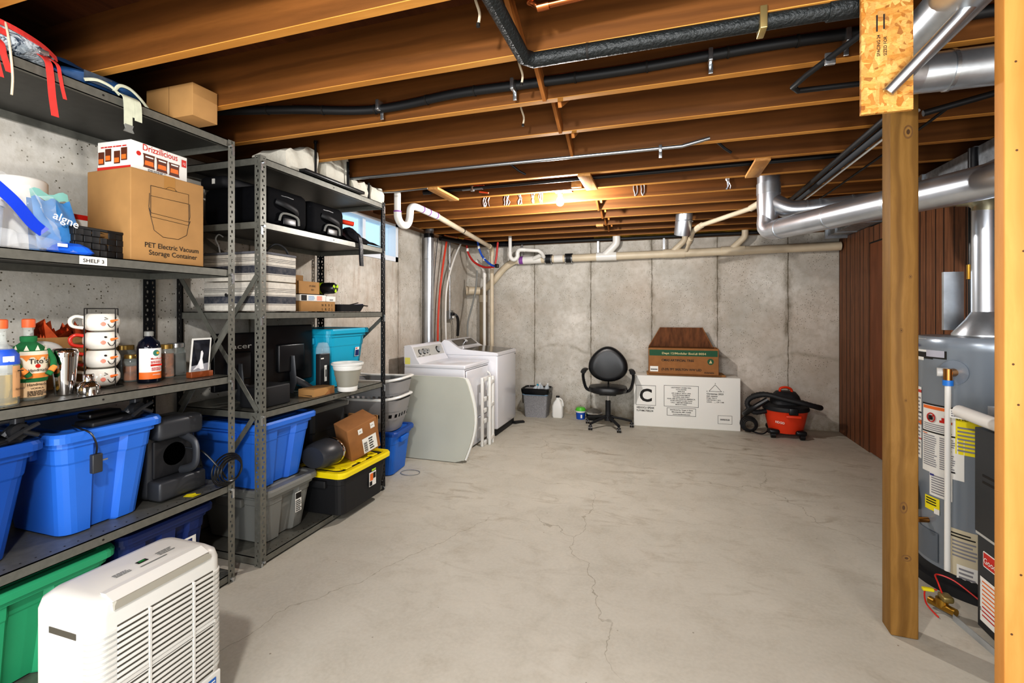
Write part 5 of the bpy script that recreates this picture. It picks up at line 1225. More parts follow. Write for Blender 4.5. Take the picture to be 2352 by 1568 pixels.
# laundry baskets and blue tote beyond the unit
tote('bright blue tote on the floor under the laundry baskets', (-2.45, 3.66, .001), FX * 0 + .12, .56, .40, .375, mat('tote_azure', '1668c8', .4), 'bluedk', .85, nch=0, tag=lambda T, w, d, h, k: MB('paper').rect((w / 2 - .035, -.02, h * .55), .07, .06, (0, 1, 0)).build('sticker', T))
LB = mat('grey_basket', '8d8c8c', .5)
def basket(label, z, k, tilt):
    T = thing('laundry_basket', label, 'laundry basket', (-2.43, 3.62 + .02 * k, z), .12, 'nested laundry baskets')
    w_, d_, h_ = .60, .42, .27
    def ring(s0, z_): return [(x, y, z_) for x, y in rrect(w_ * s0, d_ * s0, .12, 6)]
    m = MB(LB, 'ink'); m.rings([ring(.74, 0), ring(.80, .06), ring(.84, .10)], True, False)
    # slotted middle band
    A = [Vector(p) for p in rrect(w_ * .84, d_ * .84, .10, 6)]; 
    per = []
    for i in range(len(A)):
        a, b = A[i], A[(i + 1) % len(A)]; n = max(1, int((b - a).length / .022))
        for j in range(n): per.append(a.lerp(b, j / n))
    n = len(per)
    for i in range(n):
        a, b = per[i], per[(i + 1) % n]; f = lambda p, s_, z_: (p.x * s_, p.y * s_, z_)
        if i % 2: m.add([f(a, 1, .10), f(b, 1, .10), f(b, 1.07, .17), f(a, 1.07, .17)], [(0, 1, 2, 3)])
        else: m.add([f(a, 1, .10), f(b, 1, .10), f(b, 1.02, .12), f(a, 1.02, .12), f(a, 1.05, .15), f(b, 1.05, .15), f(b, 1.07, .17), f(a, 1.07, .17)], [(0, 1, 2, 3), (4, 5, 6, 7)])
    m.rings([ring(.90, .17), ring(.96, h_)], False, False); m.build('basket_wall', T)
    R = [(x, y, h_ + .03 * abs(x / w_ * 2) ** 2) for x, y in rrect(w_ * .98, d_ * .98, .13, 8)]
    MB('white').tube(R, .014, 8, 0, True, flat=(.012, .018)).build('rim', T)
    return T
basket('lower grey laundry basket nested under the top one, on the blue tote', .382, 0, 0)
basket('top grey laundry basket with a wide white rim', .535, 1, 0)
one(MB('emt').tube([(-2.10 + .085 * math.cos(a), 3.66 + .07 * math.sin(a), .004) for a in [i * PI / 12 for i in range(24)]], .0025, 6, 0, True), 'wire_ring', 'thin wire loop lying on the floor by the table panel', 'wire')
# ------------------------------------------------------------------ dryer and washer
T = thing('clothes_dryer', 'white front loading dryer with a dial console beside the folding table panel', 'dryer', (-2.21, 4.66, 0), FX)
w_, d_, h_ = .68, .68, .87
MB('enamel').bb((-w_ / 2, -d_ / 2 + .01, .015), (w_ / 2, d_ / 2, h_ - .04), .006).build('cabinet', T)
MB('enamel').bb((-w_ / 2 - .003, -d_ / 2, h_ - .042), (w_ / 2 + .003, d_ / 2, h_), .012).build('top_panel', T)
m = MB('enamel').bb((-w_ / 2 + .03, -d_ / 2 - .006, .30), (w_ / 2 - .03, -d_ / 2 + .012, h_ - .06), .012); dr = m.build('door', T)
MB('ink').bb((-w_ / 2 + .026, -d_ / 2 + .0085, .296), (w_ / 2 - .026, -d_ / 2 + .0095, h_ - .056)).build('door_gap', T)
MB('white').tube([(w_ / 2 - .075, -d_ / 2 - .004, .50), (w_ / 2 - .07, -d_ / 2 - .035, .53), (w_ / 2 - .068, -d_ / 2 - .04, .62), (w_ / 2 - .07, -d_ / 2 - .035, .71), (w_ / 2 - .075, -d_ / 2 - .004, .74)], .010, 8, 5).build('handle', dr)
MB('enamel').bb((-w_ / 2 + .01, -d_ / 2 - .002, .02), (w_ / 2 - .01, -d_ / 2 + .012, .285), .008).build('toe_panel', T)
cons = MB('enamel'); cons.rings([[(x, y, z) for y, z in ((.16, h_ - .005), (.20, h_ + .05), (.255, h_ + .175), (.285, h_ + .19), (.34, h_ + .18), (.34, h_ - .005))] for x in (-w_ / 2, w_ / 2)]); c0 = cons.build('console', T)
U_, V_ = Vector((1, 0, 0)), Vector((0, .055, .125)).normalized(); Nn = U_.cross(V_)
m = MB('lgrey', 'ink').rect((-w_ / 2 + .02, .203, h_ + .058), w_ - .04, .115, U_, V_); m.m(1)
for x in (-.28, -.20, -.05): m.lines(Vector((x, .205, h_ + .062)), .05, .012, 1, U_, V_)
m.lines(Vector((-.1, .25, h_ + .16)), .2, .008, 1, U_, V_); m.build('control_panel', c0)
for x, r in ((-.22, .022), (-.135, .024), (-.07, .020), (.19, .030)):
    p = Vector((x, .203, h_ + .058)) + V_ * .055
    m = MB('bolt', 'ink'); m.tube([p, p + Nn * .028], r, 16).m(1).tube([p, p + Nn * .003], r * 1.35, 20); m.build('dial', c0)
MB(mat('sticker_yellow', 'e8e27a', .7)).rect((-w_ / 2 - .001, .33, h_ - .03), .06, .09, (0, -1, 0)).build('sticker', T)
T = thing('washing_machine', 'white top loading washer with a dark glass lid and black base', 'washer', (-2.13, 5.375, 0), FX)
w_, d_, h_ = .69, .70, .94
MB('enamel').bb((-w_ / 2, -d_ / 2, .075), (w_ / 2, d_ / 2, h_ - .03), .018).build('cabinet', T)
MB('blackm').bb((-w_ / 2 + .012, -d_ / 2 + .02, .0), (w_ / 2 - .012, d_ / 2 - .01, .08), .01).build('base', T)
m = MB('enamel'); m.rings([[(x, y, z) for y, z in ((-d_ / 2 - .004, h_ - .034), (-d_ / 2 - .002, h_ - .008), (-d_ / 2 + .02, h_ + .0), (.10, h_ + .03), (.16, h_ + .06), (.25, h_ + .125), (.31, h_ + .135), (.35, h_ + .10), (.35, h_ - .034))] for x in (-w_ / 2 - .002, w_ / 2 + .002)]); c0 = m.build('top_console', T)
DG = mat('smoked_glass', '3a3632', .12, 0)
m = MB(DG); m.quad((-w_ / 2 + .03, -d_ / 2 + .03, h_ + .0035), (w_ / 2 - .03, -d_ / 2 + .03, h_ + .0035), (w_ / 2 - .03, .09, h_ + .031), (-w_ / 2 + .03, .09, h_ + .031)); m.bb((-w_ / 2 + .03, -d_ / 2 + .028, h_ - .004), (w_ / 2 - .03, -d_ / 2 + .034, h_ + .004)); m.build('lid_glass', T)
V_ = Vector((0, .09, .065)).normalized(); Nn = U_.cross(V_)
m = MB(mat('console_grey', '55514c', .3)).rect(Vector((-w_ / 2 + .05, .155, h_ + .060)), w_ - .10, .11, U_, V_, .002); m.build('control_panel', c0)
p = Vector((0.0, .155, h_ + .06)) + V_ * .055; MB('chrome').tube([p, p + Nn * .03], .027, 18).build('dial', c0)
MB('ink').cyl((w_ / 2 - .04, -d_ / 2 - .004, h_ - .06), .006, .004, 8, 'y').build('badge', T)
one(MB('blackm').tube([(-1.80, 5.66, .02), (-1.76, 5.74, .012), (-1.70, 5.79, .01)], .02, 8, 4, flat=(.012, .05)), 'black_flap', 'flat black scrap at the foot of the washer', 'scrap')
# folding table panel
T = thing('folding_table_top', 'pale grey folded table top with bowed end leaning by the dryer', 'table', (-2.36, 4.02, 0))
def panel_poly():
    pts = [(-.45, .0), (.56, .0)]; pts = [(-.45, 0), (.52, .0), (.575, .02)]
    pts += [(.60 + .085 * math.sin(PI * t) , .02 + .70 * t) for t in [i / 12 for i in range(13)]]
    pts += [(.575, .765), (.55, .775), (.50, .78), (-.45, .78)]
    return pts
PG = mat('table_panel_grey', 'b9bbb0', .55, 0, .04, 3)
MB(PG).prism(panel_poly(), .018, (0, .03, .003), (1, 0, 0), (0, .12, .993)).build('front_leaf', T)
MB('white').prism([(x + .018, z) for x, z in panel_poly()], .022, (0, .053, .003), (1, 0, 0), (0, .12, .993)).build('rear_leaf', T)
# white folded rack
T = thing('folded_white_rack', 'white plastic folded rack standing on edge against the dryer front', 'rack', (-1.80, 4.70, 0), 0)
m = MB('white')
for x, y in ((0, -.09), (0, .09), (.05, .09), (.05, .0)): m.bb((x - .014, y - .018, .0), (x + .014, y + .018, .715), .006)
for z in (.02, .25, .36, .48, .69): m.bb((-.014, -.09, z - .02), (.014, .09, z + .025), .005)
for z in (.07, .42, .66): m.bb((.035, .0, z - .02), (.065, .11, z + .02), .005)
m.build('frame', T)

# ------------------------------------------------------------------ end wall group
T = thing('waste_bin', 'speckled grey waste bin with a black bag and bottles by the end wall', 'bin', (-1.63, 6.20, 0))
MB(mat('speckled_grey', '8d8d90', .6, 0, .25, 90)).loft([(0, .29, .22), (.36, .34, .26), (.365, .35, .27)], lambda a, b: rrect(a, b, .03, 4), smooth=True).build('body', T)
BG = mat('bin_bag_black', '101216', .25)
m = MB(BG); m.loft([(.30, .352, .272), (.34, .37, .29), (.375, .375, .295), (.385, .355, .275), (.33, .33, .25)], lambda a, b: [(x + .006 * math.sin(40 * x), y + .004 * math.sin(50 * y)) for x, y in rrect(a, b, .04, 6)], False, False, True)
m.ribbon([(-.17, 0, .38), (-.205, 0, .33), (-.20, 0, .22), (-.195, 0, .16)], .03).ribbon([(.17, 0, .38), (.20, 0, .33), (.195, 0, .24)], .03)
m.build('bin_bag', T)
MB(mat('bag_blue_film', '7f9db5', .3, 0, alpha=.8)).loft([(.295, .356, .276), (.33, .362, .282)], lambda a, b: rrect(a, b, .04, 6), False, False, True).build('bag_film', T)
for i, (x, y, t) in enumerate(((.0, .0, .3), (.07, .03, -.25), (-.05, -.04, .5), (.12, 0, .2))):
    T = thing('plastic_bottle', ['clear plastic bottle in the middle of the grey waste bin', 'clear plastic bottle leaning right in the grey waste bin', 'clear bottle with teal cap at the left of the waste bin', 'clear bottle at the right edge of the waste bin'][i], 'bottle', (-1.63 + x, 6.20 + y, .30), 0, 'bottles in the waste bin', (0, t, 0))
    MB(mat('pet_plastic', 'dfe8ee', .1, 0, alpha=.55)).lathe([(0, -.03), (.03, -.03), (.032, .0), (.032, .09), (.012, .125), (.012, .135)], n=14).build('bottle_body', T)
    MB('turq' if i == 2 else 'white').cyl((0, 0, .135), .014, .014, 12).build('cap', T)
T = thing('white_jug', 'white plastic jug with a black cap standing on the floor by the end wall', 'jug', (-1.345, 6.20, 0))
MB('white').loft([(0, .13, .09), (.02, .145, .10), (.15, .142, .10), (.20, .11, .085), (.235, .06, .05), (.265, .045, .045)], lambda a, b: rrect(a, b, .03, 5), smooth=True).build('body', T)
MB('white').tube([(.02, 0, .25), (.05, 0, .235), (.068, 0, .19), (.07, 0, .15)], .011, 8, 4).build('handle', T)
MB('black').cyl((0, 0, .263), .024, .022, 14).build('cap', T)
T = thing('small_tub', 'small round blue tub with a bright green lid on the floor', 'tub', (-1.04, 6.20, 0))
MB(mat('tub_blue', '1c52b0', .4), 'paper').lathe([(0, 0), (.055, 0), (.062, .09)]).m(1).rect((.01, -.062, .02), .02, .045).build('body', T)
MB('white').lathe([(.063, .088), (.066, .10), (.066, .112)]).build('rim', T)
MB(mat('lid_green', '5ec23a', .4)).lathe([(.067, .110), (.068, .125), (.05, .150), (0, .152)]).build('lid', T)
T = thing('pan_lid', 'shallow dome lid with a chrome rim on the floor behind the office chair', 'lid', (-.87, 6.22, 0))
MB(mat('smoky_dome', '77736c', .3), ).lathe([(.10, .085), (.09, .11), (.05, .135), (0, .145)]).build('dome', T)
MB('chrome').lathe([(.105, .075), (.115, .085), (.103, .095)]).build('rim', T)
MB('black').lathe([(0, 0), (.09, 0), (.10, .04), (.104, .08), (0, .08)]).build('base', T)
# office chair
T = thing('office_chair', 'black swivel office chair with arms facing the camera by the end wall', 'chair', (-.65, 5.88, 0), math.radians(4))
LEA = mat('black_leatherette', '17181b', .38, 0, .12, 30)
def egg(a):
    x = .235 * math.cos(a); z = math.sin(a)
    if z > 0: x *= (1 - .20 * z * z); z *= .245
    else: x *= (1 + .03 * -z); z *= .185
    s_ = 1.
    return x, z
R = []
for y, k in ((-.062, .72), (-.058, .86), (-.040, .96), (-.01, 1.0), (.015, .97), (.02, .85)):
    R.append([(egg(a)[0] * k, y + .05 * (egg(a)[0] / .235) ** 2 * -.5, .735 + egg(a)[1] * k) for a in [i * 2 * PI / 40 for i in range(40)]])
bk = MB(LEA).rings([[(p[0], -p[1] * 0 + q[1], p[2]) for p, q in zip(r, r)] for r in R]).build('backrest', T)
m = MB('ink')
for s_ in (-1, 1): m.tube([(s_ * .085, -.064, .58), (s_ * .09, -.066, .7), (s_ * .085, -.064, .90)], .002, 6, 3)
m.build('seam', bk)
m = MB(LEA); m.loft([(.425, .36, .34), (.44, .43, .42), (.475, .46, .44), (.50, .44, .42), (.508, .34, .34)], lambda a, b: [(x, y - .06) for x, y in rrect(a, b, min(a, b) * .42, 8)], smooth=True); m.build('seat', T)
MB('blackm').tube([(0, .03, .40), (0, .09, .44), (0, .085, .55), (0, .05, .66)], .012, 8, 4, flat=(.035, .01)).build('back_bracket', T)
MB('blackm').box((0, -.04, .415), (.20, .22, .03), .008).build('seat_plate', T)
for s_ in (-1, 1):
    MB('blackm').tube([(s_ * .19, -.02, .43), (s_ * .255, -.02, .455), (s_ * .285, -.02, .52), (s_ * .30, -.04, .62), (s_ * .285, -.05, .675)], .014, 8, 5, flat=(.018, .038)).tube([(s_ * .29, -.13, .672), (s_ * .285, -.06, .690), (s_ * .275, .06, .688)], .02, 8, 4, flat=(.018, .034)).build('armrest', T)
MB('blackm').cyl((0, -.02, .10), .032, .22, 18).cyl((0, -.02, .08), .045, .06, 18).build('gas_column', T)
MB('chrome').cyl((0, -.02, .31), .014, .10, 12).build('piston', T)
for i in range(5):
    a = math.radians(-62 + 72 * i); c_, s_ = math.cos(a), math.sin(a)
    MB('blackm').tube([(.03 * c_, -.02 + .03 * s_, .125), (.15 * c_, -.02 + .15 * s_, .105), (.285 * c_, -.02 + .285 * s_, .075)], .016, 8, 4, flat=(.014, .020)).build('base_arm', T)
    ca = MB('black'); px, py = .285 * c_, -.02 + .285 * s_
    ca.cyl((px - .022, py, .026), .026, .018, 16, 'x').cyl((px + .004, py, .026), .026, .018, 16, 'x').box((px, py, .048), (.03, .034, .03), .006); ca.build('caster', T)
one(MB('paper').prism([(0, 0), (.05, .01), (.045, .05), (.0, .04)], .002, (0, 0, 0), (1, 0, 0), (0, 0, 1)), 'hanging_tag', 'paper tag hanging beneath the office chair seat', 'tag', loc=(-.83, 5.93, .385))
BOLD[0] = .028
# white long box + stacked tree box
T = thing('long_white_box', 'long white carton printed with a large letter C by the end wall', 'box', (.24, 6.235, 0), math.radians(3.5))
w_, d_, h_ = 1.21, .32, .62
m = MB('paper', 'ink', mat('box_edge', 'cfcdd2', .8)).box((0, 0, h_ / 2), (w_, d_, h_), .003).m(1); F = -d_ / 2; L0 = -w_ / 2
m.outline((L0 + .025, F, .255), .235, .245, .004).text('C', .215, (L0 + .142, F, .305), al='c').text('VEDOCU SPEAK', .032, (L0 + .03, F, .215), w=.215).text('TUYVMCTEELD4', .030, (L0 + .03, F, .178), w=.20)
m.outline((L0 + .355, F, .255), .395, .255, .004)
for i, (tx, ww) in enumerate((('LIGHTWEIGHT, DOUBLE WALL', .23), ('7.5 FT LIGHTED', .12), ('SPRUCE', .08), ('UPC: 0-086131 570131 L70W', .22), ('IN STORE PLEASE REMOVE', .20), ('RETURNS, AND ONLY', .19), ('FOR USE IN NORTH AMERICA', .32), ('STORE UPRIGHT IN DRY PLACE', .25), ('CALL 1-800 BETWEEN 8-5', .24), ('MADE IN CHINA', .13))):
    m.text(tx, .018, (L0 + .553, F, .478 - i * .0225), al='c', w=ww)
m.outline((L0 + .39, F, .145), .33, .095, .004)
for i, (tx, ww) in enumerate((('Distributed by: Target, A Zone', .26), ('Minneapolis, MN, 55403', .22), ('www.warehouse.com', .20))): m.text(tx, .018, (L0 + .555, F, .21 - i * .026), al='c', w=ww)
for a, b in (((.865, .455), (.935, .535)), ((.935, .535), (1.005, .455)), ((.865, .455), (1.005, .455))): m.tube([(L0 + a[0], F - .0005, a[1]), (L0 + b[0], F - .0005, b[1])], .0022, 4)
m.text('A', .016, (L0 + .93, F, .545)).text('B', .016, (L0 + .84, F, .45)).text('C', .016, (L0 + 1.02, F, .45))
m.text('Christmas 2023', .024, (L0 + .84, F, .418), w=.185)
for i, (tx, ww) in enumerate((('REF: 000025', .12), ('PO#: 72513', .11), ('CARTON NO. 1 OF 2', .155), ('C/NO.   __ OF 1148', .19))): m.text(tx, .017, (L0 + .84, F, .392 - i * .023), w=ww)
m.outline((L0 + .965, F, .075), .155, .10, .003).m(1).lines((L0 + .99, F, .115), .105, .022, 2, jit=0)
m.build('carton', T)
one(MB('card', 'carddk').bb((0, 0, 0), (.90, .26, .022), .002).m(1).bb((.0, -.002, .004), (.90, .0, .018)), 'flat_carton', 'flat folded cardboard lying between the two stacked boxes', 'box', loc=(-.20, 6.10, .622), rz=math.radians(3))
T = thing('tree_box', 'brown carton with a green printed band and open flap on the white box', 'box', (.215, 6.225, .646), math.radians(1))
w_, d_, h_ = .80, .29, .315; F = -d_ / 2; L0 = -w_ / 2
DG2 = mat('print_green', '1d5236', .7); LG2 = mat('print_pale', 'c8b888', .7)
m = MB('carddk', DG2, LG2, 'ink', 'paper', 'cardin')
m.bb((L0, F, 0), (-L0, F + .004, h_)); m.bb((L0, -F - .004, 0), (-L0, -F, h_)); m.bb((L0, F, 0), (L0 + .004, -F, h_)); m.bb((-L0 - .004, F, 0), (-L0, -F, h_)); m.bb((L0, F, 0), (-L0, -F, .004))
m.m(1).rect((L0 + .012, F, h_ - .095), w_ - .024, .072).cyl((.31, F - .001, h_ - .155), .036, .001, 24, 'y').m(2).text('Dept 12/Modular Excl.# 0054', .034, (.01, F - .001, h_ - .075), al='c', w=.50).prism([(-.018, -.018), (.018, -.018), (0, .022)], .001, (.31, F - .0025, h_ - .155), (1, 0, 0), (0, 0, 1))
m.m(3).text('CMAS ARTIFICIAL TREE', .036, (L0 + .155, F, h_ - .16), w=.37).text('(7-29) 7FT SKELTON WW LED', .036, (L0 + .155, F, .045), w=.455).lines((.24, F, .018), .11, .02, 2, jit=0).m(4).rect((L0 + .02, F, .025), .095, .065).m(3).lines((L0 + .028, F - .001, .04), .08, .022, 1, jit=0)
m.build('carton', T)
m = MB('cardin', 'carddk').prism([(-.375, 0), (.375, 0), (.255, .245), (-.235, .245)], .004, (-.02, -F - .04, h_), (1, 0, 0), (0, -.10, .995)).m(1)
m.tube([(-.398, -F - .04, h_), (-.258, -F - .065, h_ + .245)], .004, 5).tube([(.36, -F - .04, h_), (.236, -F - .065, h_ + .245)], .006, 5); m.build('flap', T)
BOLD[0] = .01
# shop vacuum
T = thing('shop_vacuum', 'orange-red drum vacuum with a black lid and hose by the panelling', 'vacuum', (1.31, 6.06, 0))
RO = mat('vacuum_orange', 'd8401e', .4)
MB(RO, 'paper').lathe([(.0, .055), (.165, .055), (.172, .07), (.205, .22), (.222, .30), (.226, .305)], n=36).m(1).text('RIDGID', .035, (-.13, -.150, .17), (.75, -.65, 0), w=.10).build('drum', T)
MB('blackm').lathe([(.232, .300), (.236, .315), (.228, .345), (.19, .365), (.15, .37)], n=36).build('lid_ring', T)
MB('blackm').loft([(.36, .30, .28), (.40, .30, .26), (.46, .26, .22), (.50, .20, .16), (.505, .12, .12)], lambda a, b: rrect(a, b, .09, 6), smooth=True).build('motor_head', T)
MB(RO).tube([(-.06, -.02, .49), (-.055, -.02, .535), (.0, -.02, .55), (.05, -.02, .53), (.06, -.02, .49)], .014, 8, 5, flat=(.014, .024)).build('carry_handle', T)
MB('black').box((.03, -.225, .315), (.09, .03, .075), .008).build('latch', T)
MB(RO).box((.03, -.232, .258), (.15, .025, .03), .008).build('latch_plate', T)
for i in range(4):
    a = math.radians(-50 + 90 * i) ; x, y = .20 * math.cos(a), .20 * math.sin(a)
    m = MB('black').box((x * .92, y * .92, .07), (.11, .09, .055), .02).cyl((x - .022, y - .01, .034), .034, .045, 16, 'x'); m.build('caster', T)
hp = [(-.20, -.05, .28), (-.33, -.07, .26), (-.40, -.05, .34), (-.36, -.06, .42), (-.22, -.12, .47), (-.05, -.17, .44), (.15, -.19, .40), (.30, -.13, .36), (.31, .0, .34), (.2, .12, .36), (.0, .16, .40), (-.2, .12, .44), (-.33, .05, .42)]
P = smooth(hp, 9); m = MB('blackm')
R = []
m.tube(P, [(.030 if i % 2 else .026) for i in range(len(P))], 12); m.build('hose', T)
MB('black').tube([(-.33, .05, .30), (-.42, .0, .22), (-.36, -.1, .30), (-.20, -.12, .42)], .03, 10, 6).build('hose_end', T)
m = MB('black')
for i in range(4):
    r = .055 + .012 * i; m.tube([(-.37 + r * math.cos(a), -.03 + .02 * i + .4 * r * math.sin(a), .10 + r * math.sin(a) * .9) for a in [j * PI / 8 for j in range(16)]], .007, 6, 0, True)
m.tube([(-.37, 0, .03), (-.25, -.06, .015), (-.18, -.02, .05)], .008, 6, 5); m.box((-.17, -.06, .06), (.05, .05, .05), .01); m.build('power_cord', T)

# ------------------------------------------------------------------ dehumidifier
T = thing('dehumidifier', 'white plastic dehumidifier with slotted front in the left foreground', 'dehumidifier', (-1.555, 1.045, 0), FX)
w_, d_, h_ = .385, .25, .62
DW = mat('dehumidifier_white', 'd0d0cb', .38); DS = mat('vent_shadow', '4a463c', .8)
f1 = lambda a, b: rrect(a, b, .035, 6)
MB(DW).loft([(.02, w_ - .02, d_ - .02), (.03, w_, d_), (h_ - .045, w_, d_), (h_ - .02, w_ - .012, d_ - .012), (h_ - .005, w_ - .045, d_ - .045), (h_, w_ - .09, d_ - .09)], f1, True, True, True).build('housing', T)
F = -d_ / 2
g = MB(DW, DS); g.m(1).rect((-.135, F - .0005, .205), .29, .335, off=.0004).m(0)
for bank, (z0, n) in enumerate(((.385, 9), (.22, 9))):
    for i in range(n + 1):
        z = z0 + i * .0162
        g.bb((-.137, F - .007, z - .0042), (.157, F + .004, z + .0042), .0012)
        for sx in (-1, 1):
            R = []
            for a in [k_ * PI / 12 for k_ in range(7)]:
                r = .035 + .005; cx = sx * (w_ / 2 - .035); cy = F + .035
                R.append([(cx + sx * r_ * math.sin(a), cy - r_ * math.cos(a), z + q) for r_, q in ((.034, -.004), (r, -.004), (r, .004), (.034, .004))])
            xx = -.137 if sx < 0 else .157
            R = [[(xx, F + .001, z - .004), (xx, F - .006, z - .004), (xx, F - .006, z + .004), (xx, F + .001, z + .004)]] + R
            g.rings(R, True, True, True)
g.bb((-.14, F - .007, .367), (.160, F + .004, .378)); g.m(0)
for x in (-.05, .085): g.bb((x - .003, F - .0085, .205), (x + .003, F, .54))
g.bb((-.14, F - .004, .367), (.158, F, .383)); g.build('front_grille', T)
m = MB(DW).bb((-w_ / 2 + .012, F - .007, .035), (w_ / 2 - .012, F + .003, .200), .006); fp = m.build('water_tank', T)
MB(mat('badge_blue', '1b5fae', .4), 'paper').rect((w_ / 2 - .06, F - .0075, .158), .028, .028).m(1).lines((w_ / 2 - .056, F - .0085, .163), .02, .018, 2, jit=0).build('energy_badge', fp)
MB(mat('logo_blue', '2f6f9a', .5)).text('Frigidaire', .018, (-.01, F - .0075, .165), al='c', w=.085).build('logo', fp)
MB(DS).prism([(-.012, 0), (.012, 0), (.012, .07), (-.004, .07), (-.012, .055)], .001, (.01, F - .009, .06), (1, 0, 0), (0, 0, 1)).build('tank_window', fp)
m = MB(mat('recess_grey', '9c998e', .5)).rings([[(x, y, z) for x, z in ((-w_ / 2 + .05, h_ - .022), (-w_ / 2 + .055, h_ - .012), (w_ / 2 - .06, h_ - .012), (w_ / 2 - .045, h_ - .022), (w_ / 2 - .05, h_ - .034), (-w_ / 2 + .05, h_ - .034))] for y in (F - .0035, F + .01)]); m.build('pull_recess', T)
MB(DW).rings([[(x, F + y_, h_ + z_) for y_, z_ in ((.002, -.012), (.035, .004), (.055, .003), (.03, -.02))] for x in (-w_ / 2 + .05, w_ / 2 - .05)], smooth=False).build('front_lip', T)
m = MB('grey', mat('led_green', '1d7a2a', .4), 'ink'); zt = h_ + .0006
m.lines((-.075, -.03, zt), .05, .025, 3, (1, 0, 0), (0, 1, 0)).m(2).rect((.0, -.01, zt), .03, .018, (1, 0, 0), (0, 1, 0)).m(1).rect((.005, -.006, zt + .001), .018, .010, (1, 0, 0), (0, 1, 0)).m(0).lines((.06, -.02, zt), .05, .03, 3, (1, 0, 0), (0, 1, 0)).rect((-.01, -.035, zt), .08, .006, (1, 0, 0), (0, 1, 0)); m.build('control_panel', T)
m = MB('white', DS); X0 = -w_ / 2
m.m(1).rect((X0 - .0006, .05, h_ - .115), .11, .034, (0, -1, 0), (0, 0, 1)).m(0).bb((X0 - .004, -.07, h_ - .125), (X0 + .004, .06, h_ - .098), .003); m.build('side_handle', T)
for x in (-.17, .17):
    for y in (-.09, .09): MB('grey').cyl((x, y - .008, .014), .014, .018, 12, 'y').build('caster', T)

# ------------------------------------------------------------------ water heater
HX, HY, HR = 1.577, 3.077, .27
VA = math.atan2(-HX, -HY)          # toward the camera
T = thing('water_heater', 'grey cylindrical gas water heater behind the wooden post', 'water heater', (HX, HY, 0))
MB('tankgrey').lathe([(HR, .10), (HR, 1.20), (HR + .004, 1.205), (HR + .004, 1.255), (HR - .01, 1.272), (0, 1.276)], n=64).build('tank', T)
MB('blackm').lathe([(HR + .03, 0), (HR + .03, .045), (HR + .004, .05), (HR + .002, .10), (0, .10)], n=64).build('base_ring', T)
base_ang = math.atan2(-HY, -HX)    # angle of camera direction in XY
def patch(m, k, u0, u1, z0, z1, o=.001, n=8):
    """sticker on the tank: u in -1..1 across the visible half (left to right)."""
    a0, a1 = base_ang + math.asin(max(-1, min(1, u0))), base_ang + math.asin(max(-1, min(1, u1)))
    m.m(k).grid(lambda a, b: ((HR + o) * math.cos(a0 + (a1 - a0) * a), (HR + o) * math.sin(a0 + (a1 - a0) * a), z0 + (z1 - z0) * b), n, 1)
def ptext(m, k, s_, size, u, z, w=None, o=.0015, al='l'):
    a = base_ang + math.asin(u); m.m(k).text(s_, size, ((HR + o + .001) * math.cos(a), (HR + o + .001) * math.sin(a), z), (-math.sin(a), math.cos(a), 0), (0, 0, 1), al, w)
def plines(m, k, u0, u1, z0, z1, n, o=.002):
    for i in range(n):
        z = z0 + (z1 - z0) * (i + .3) / n; e = random.uniform(0, .25) * (u1 - u0)
        patch(m, k, u0, u1 - e, z, z + (z1 - z0) / n * .45, o, 6)
BADGE = ['paper', 'ink', 'orange', 'red', 'yellowp', mat('label_silver', 'c6c6d2', .3, .3), mat('print_grey', '8b8a90', .7), mat('beige_label', 'cdc3a8', .7), mat('navy_print', '3c3f88', .6)]
m = MB(*BADGE)
patch(m, 0, -.99, -.80, 1.19, 1.26); ptext(m, 8, 'A.O.Smith', .022, -.95, 1.215, .05)
patch(m, 1, -.99, -.70, 1.155, 1.188); patch(m, 1, -.82, -.50, 1.16, 1.255, .0008); patch(m, 5, -.80, -.53, 1.168, 1.247, .0016); patch(m, 0, -.99, -.84, 1.145, 1.162, .0016)
m.build('brand_plate', T)
m = MB(*BADGE)
patch(m, 0, -.99, -.88, .62, 1.0); patch(m, 3, -.99, -.88, .97, .985, .002); patch(m, 1, -.99, -.88, .86, .868, .002); patch(m, 2, -.99, -.88, .80, .825, .002); patch(m, 3, -.99, -.88, .72, .727, .002); plines(m, 6, -.985, -.89, .63, .95, 16, .0022)
patch(m, 1, -.86, -.36, .775, .925, .0008); patch(m, 0, -.85, -.375, .783, .917, .0016); patch(m, 2, -.84, -.385, .898, .914, .0024)
a = base_ang + math.asin(-.72); m.m(3); pc = Vector(((HR + .004) * math.cos(a), (HR + .004) * math.sin(a), .855)); tx = Vector((-math.sin(a), math.cos(a), 0))
m.tube([pc + tx * (.022 * math.cos(b)) + Vector((0, 0, .022 * math.sin(b))) for b in [i * PI / 8 for i in range(16)]], .0028, 5, 0, True).tube([pc - tx * .015 + Vector((0, 0, -.015)), pc + tx * .015 + Vector((0, 0, .015))], .0028, 5)
m.m(1).box(pc, (.014, .014, .022)); patch(m, 3, -.60, -.42, .838, .850, .0026); patch(m, 3, -.57, -.46, .85, .864, .0026); patch(m, 3, -.53, -.49, .864, .878, .0026); plines(m, 6, -.83, -.40, .786, .826, 4, .0026)
patch(m, 0, -.86, -.26, .57, .775); plines(m, 6, -.84, -.63, .60, .765, 15); plines(m, 6, -.60, -.38, .60, .765, 15); patch(m, 1, -.5, -.38, .600, .606, .0022); patch(m, 2, -.85, -.78, .766, .770, .0022)
m.build('warning_label', T)
m = MB(*BADGE); patch(m, 0, -.75, -.42, .455, .575); plines(m, 6, -.72, -.47, .465, .565, 8); patch(m, 8, -.74, -.68, .556, .566, .003); m.build('rating_label', T)
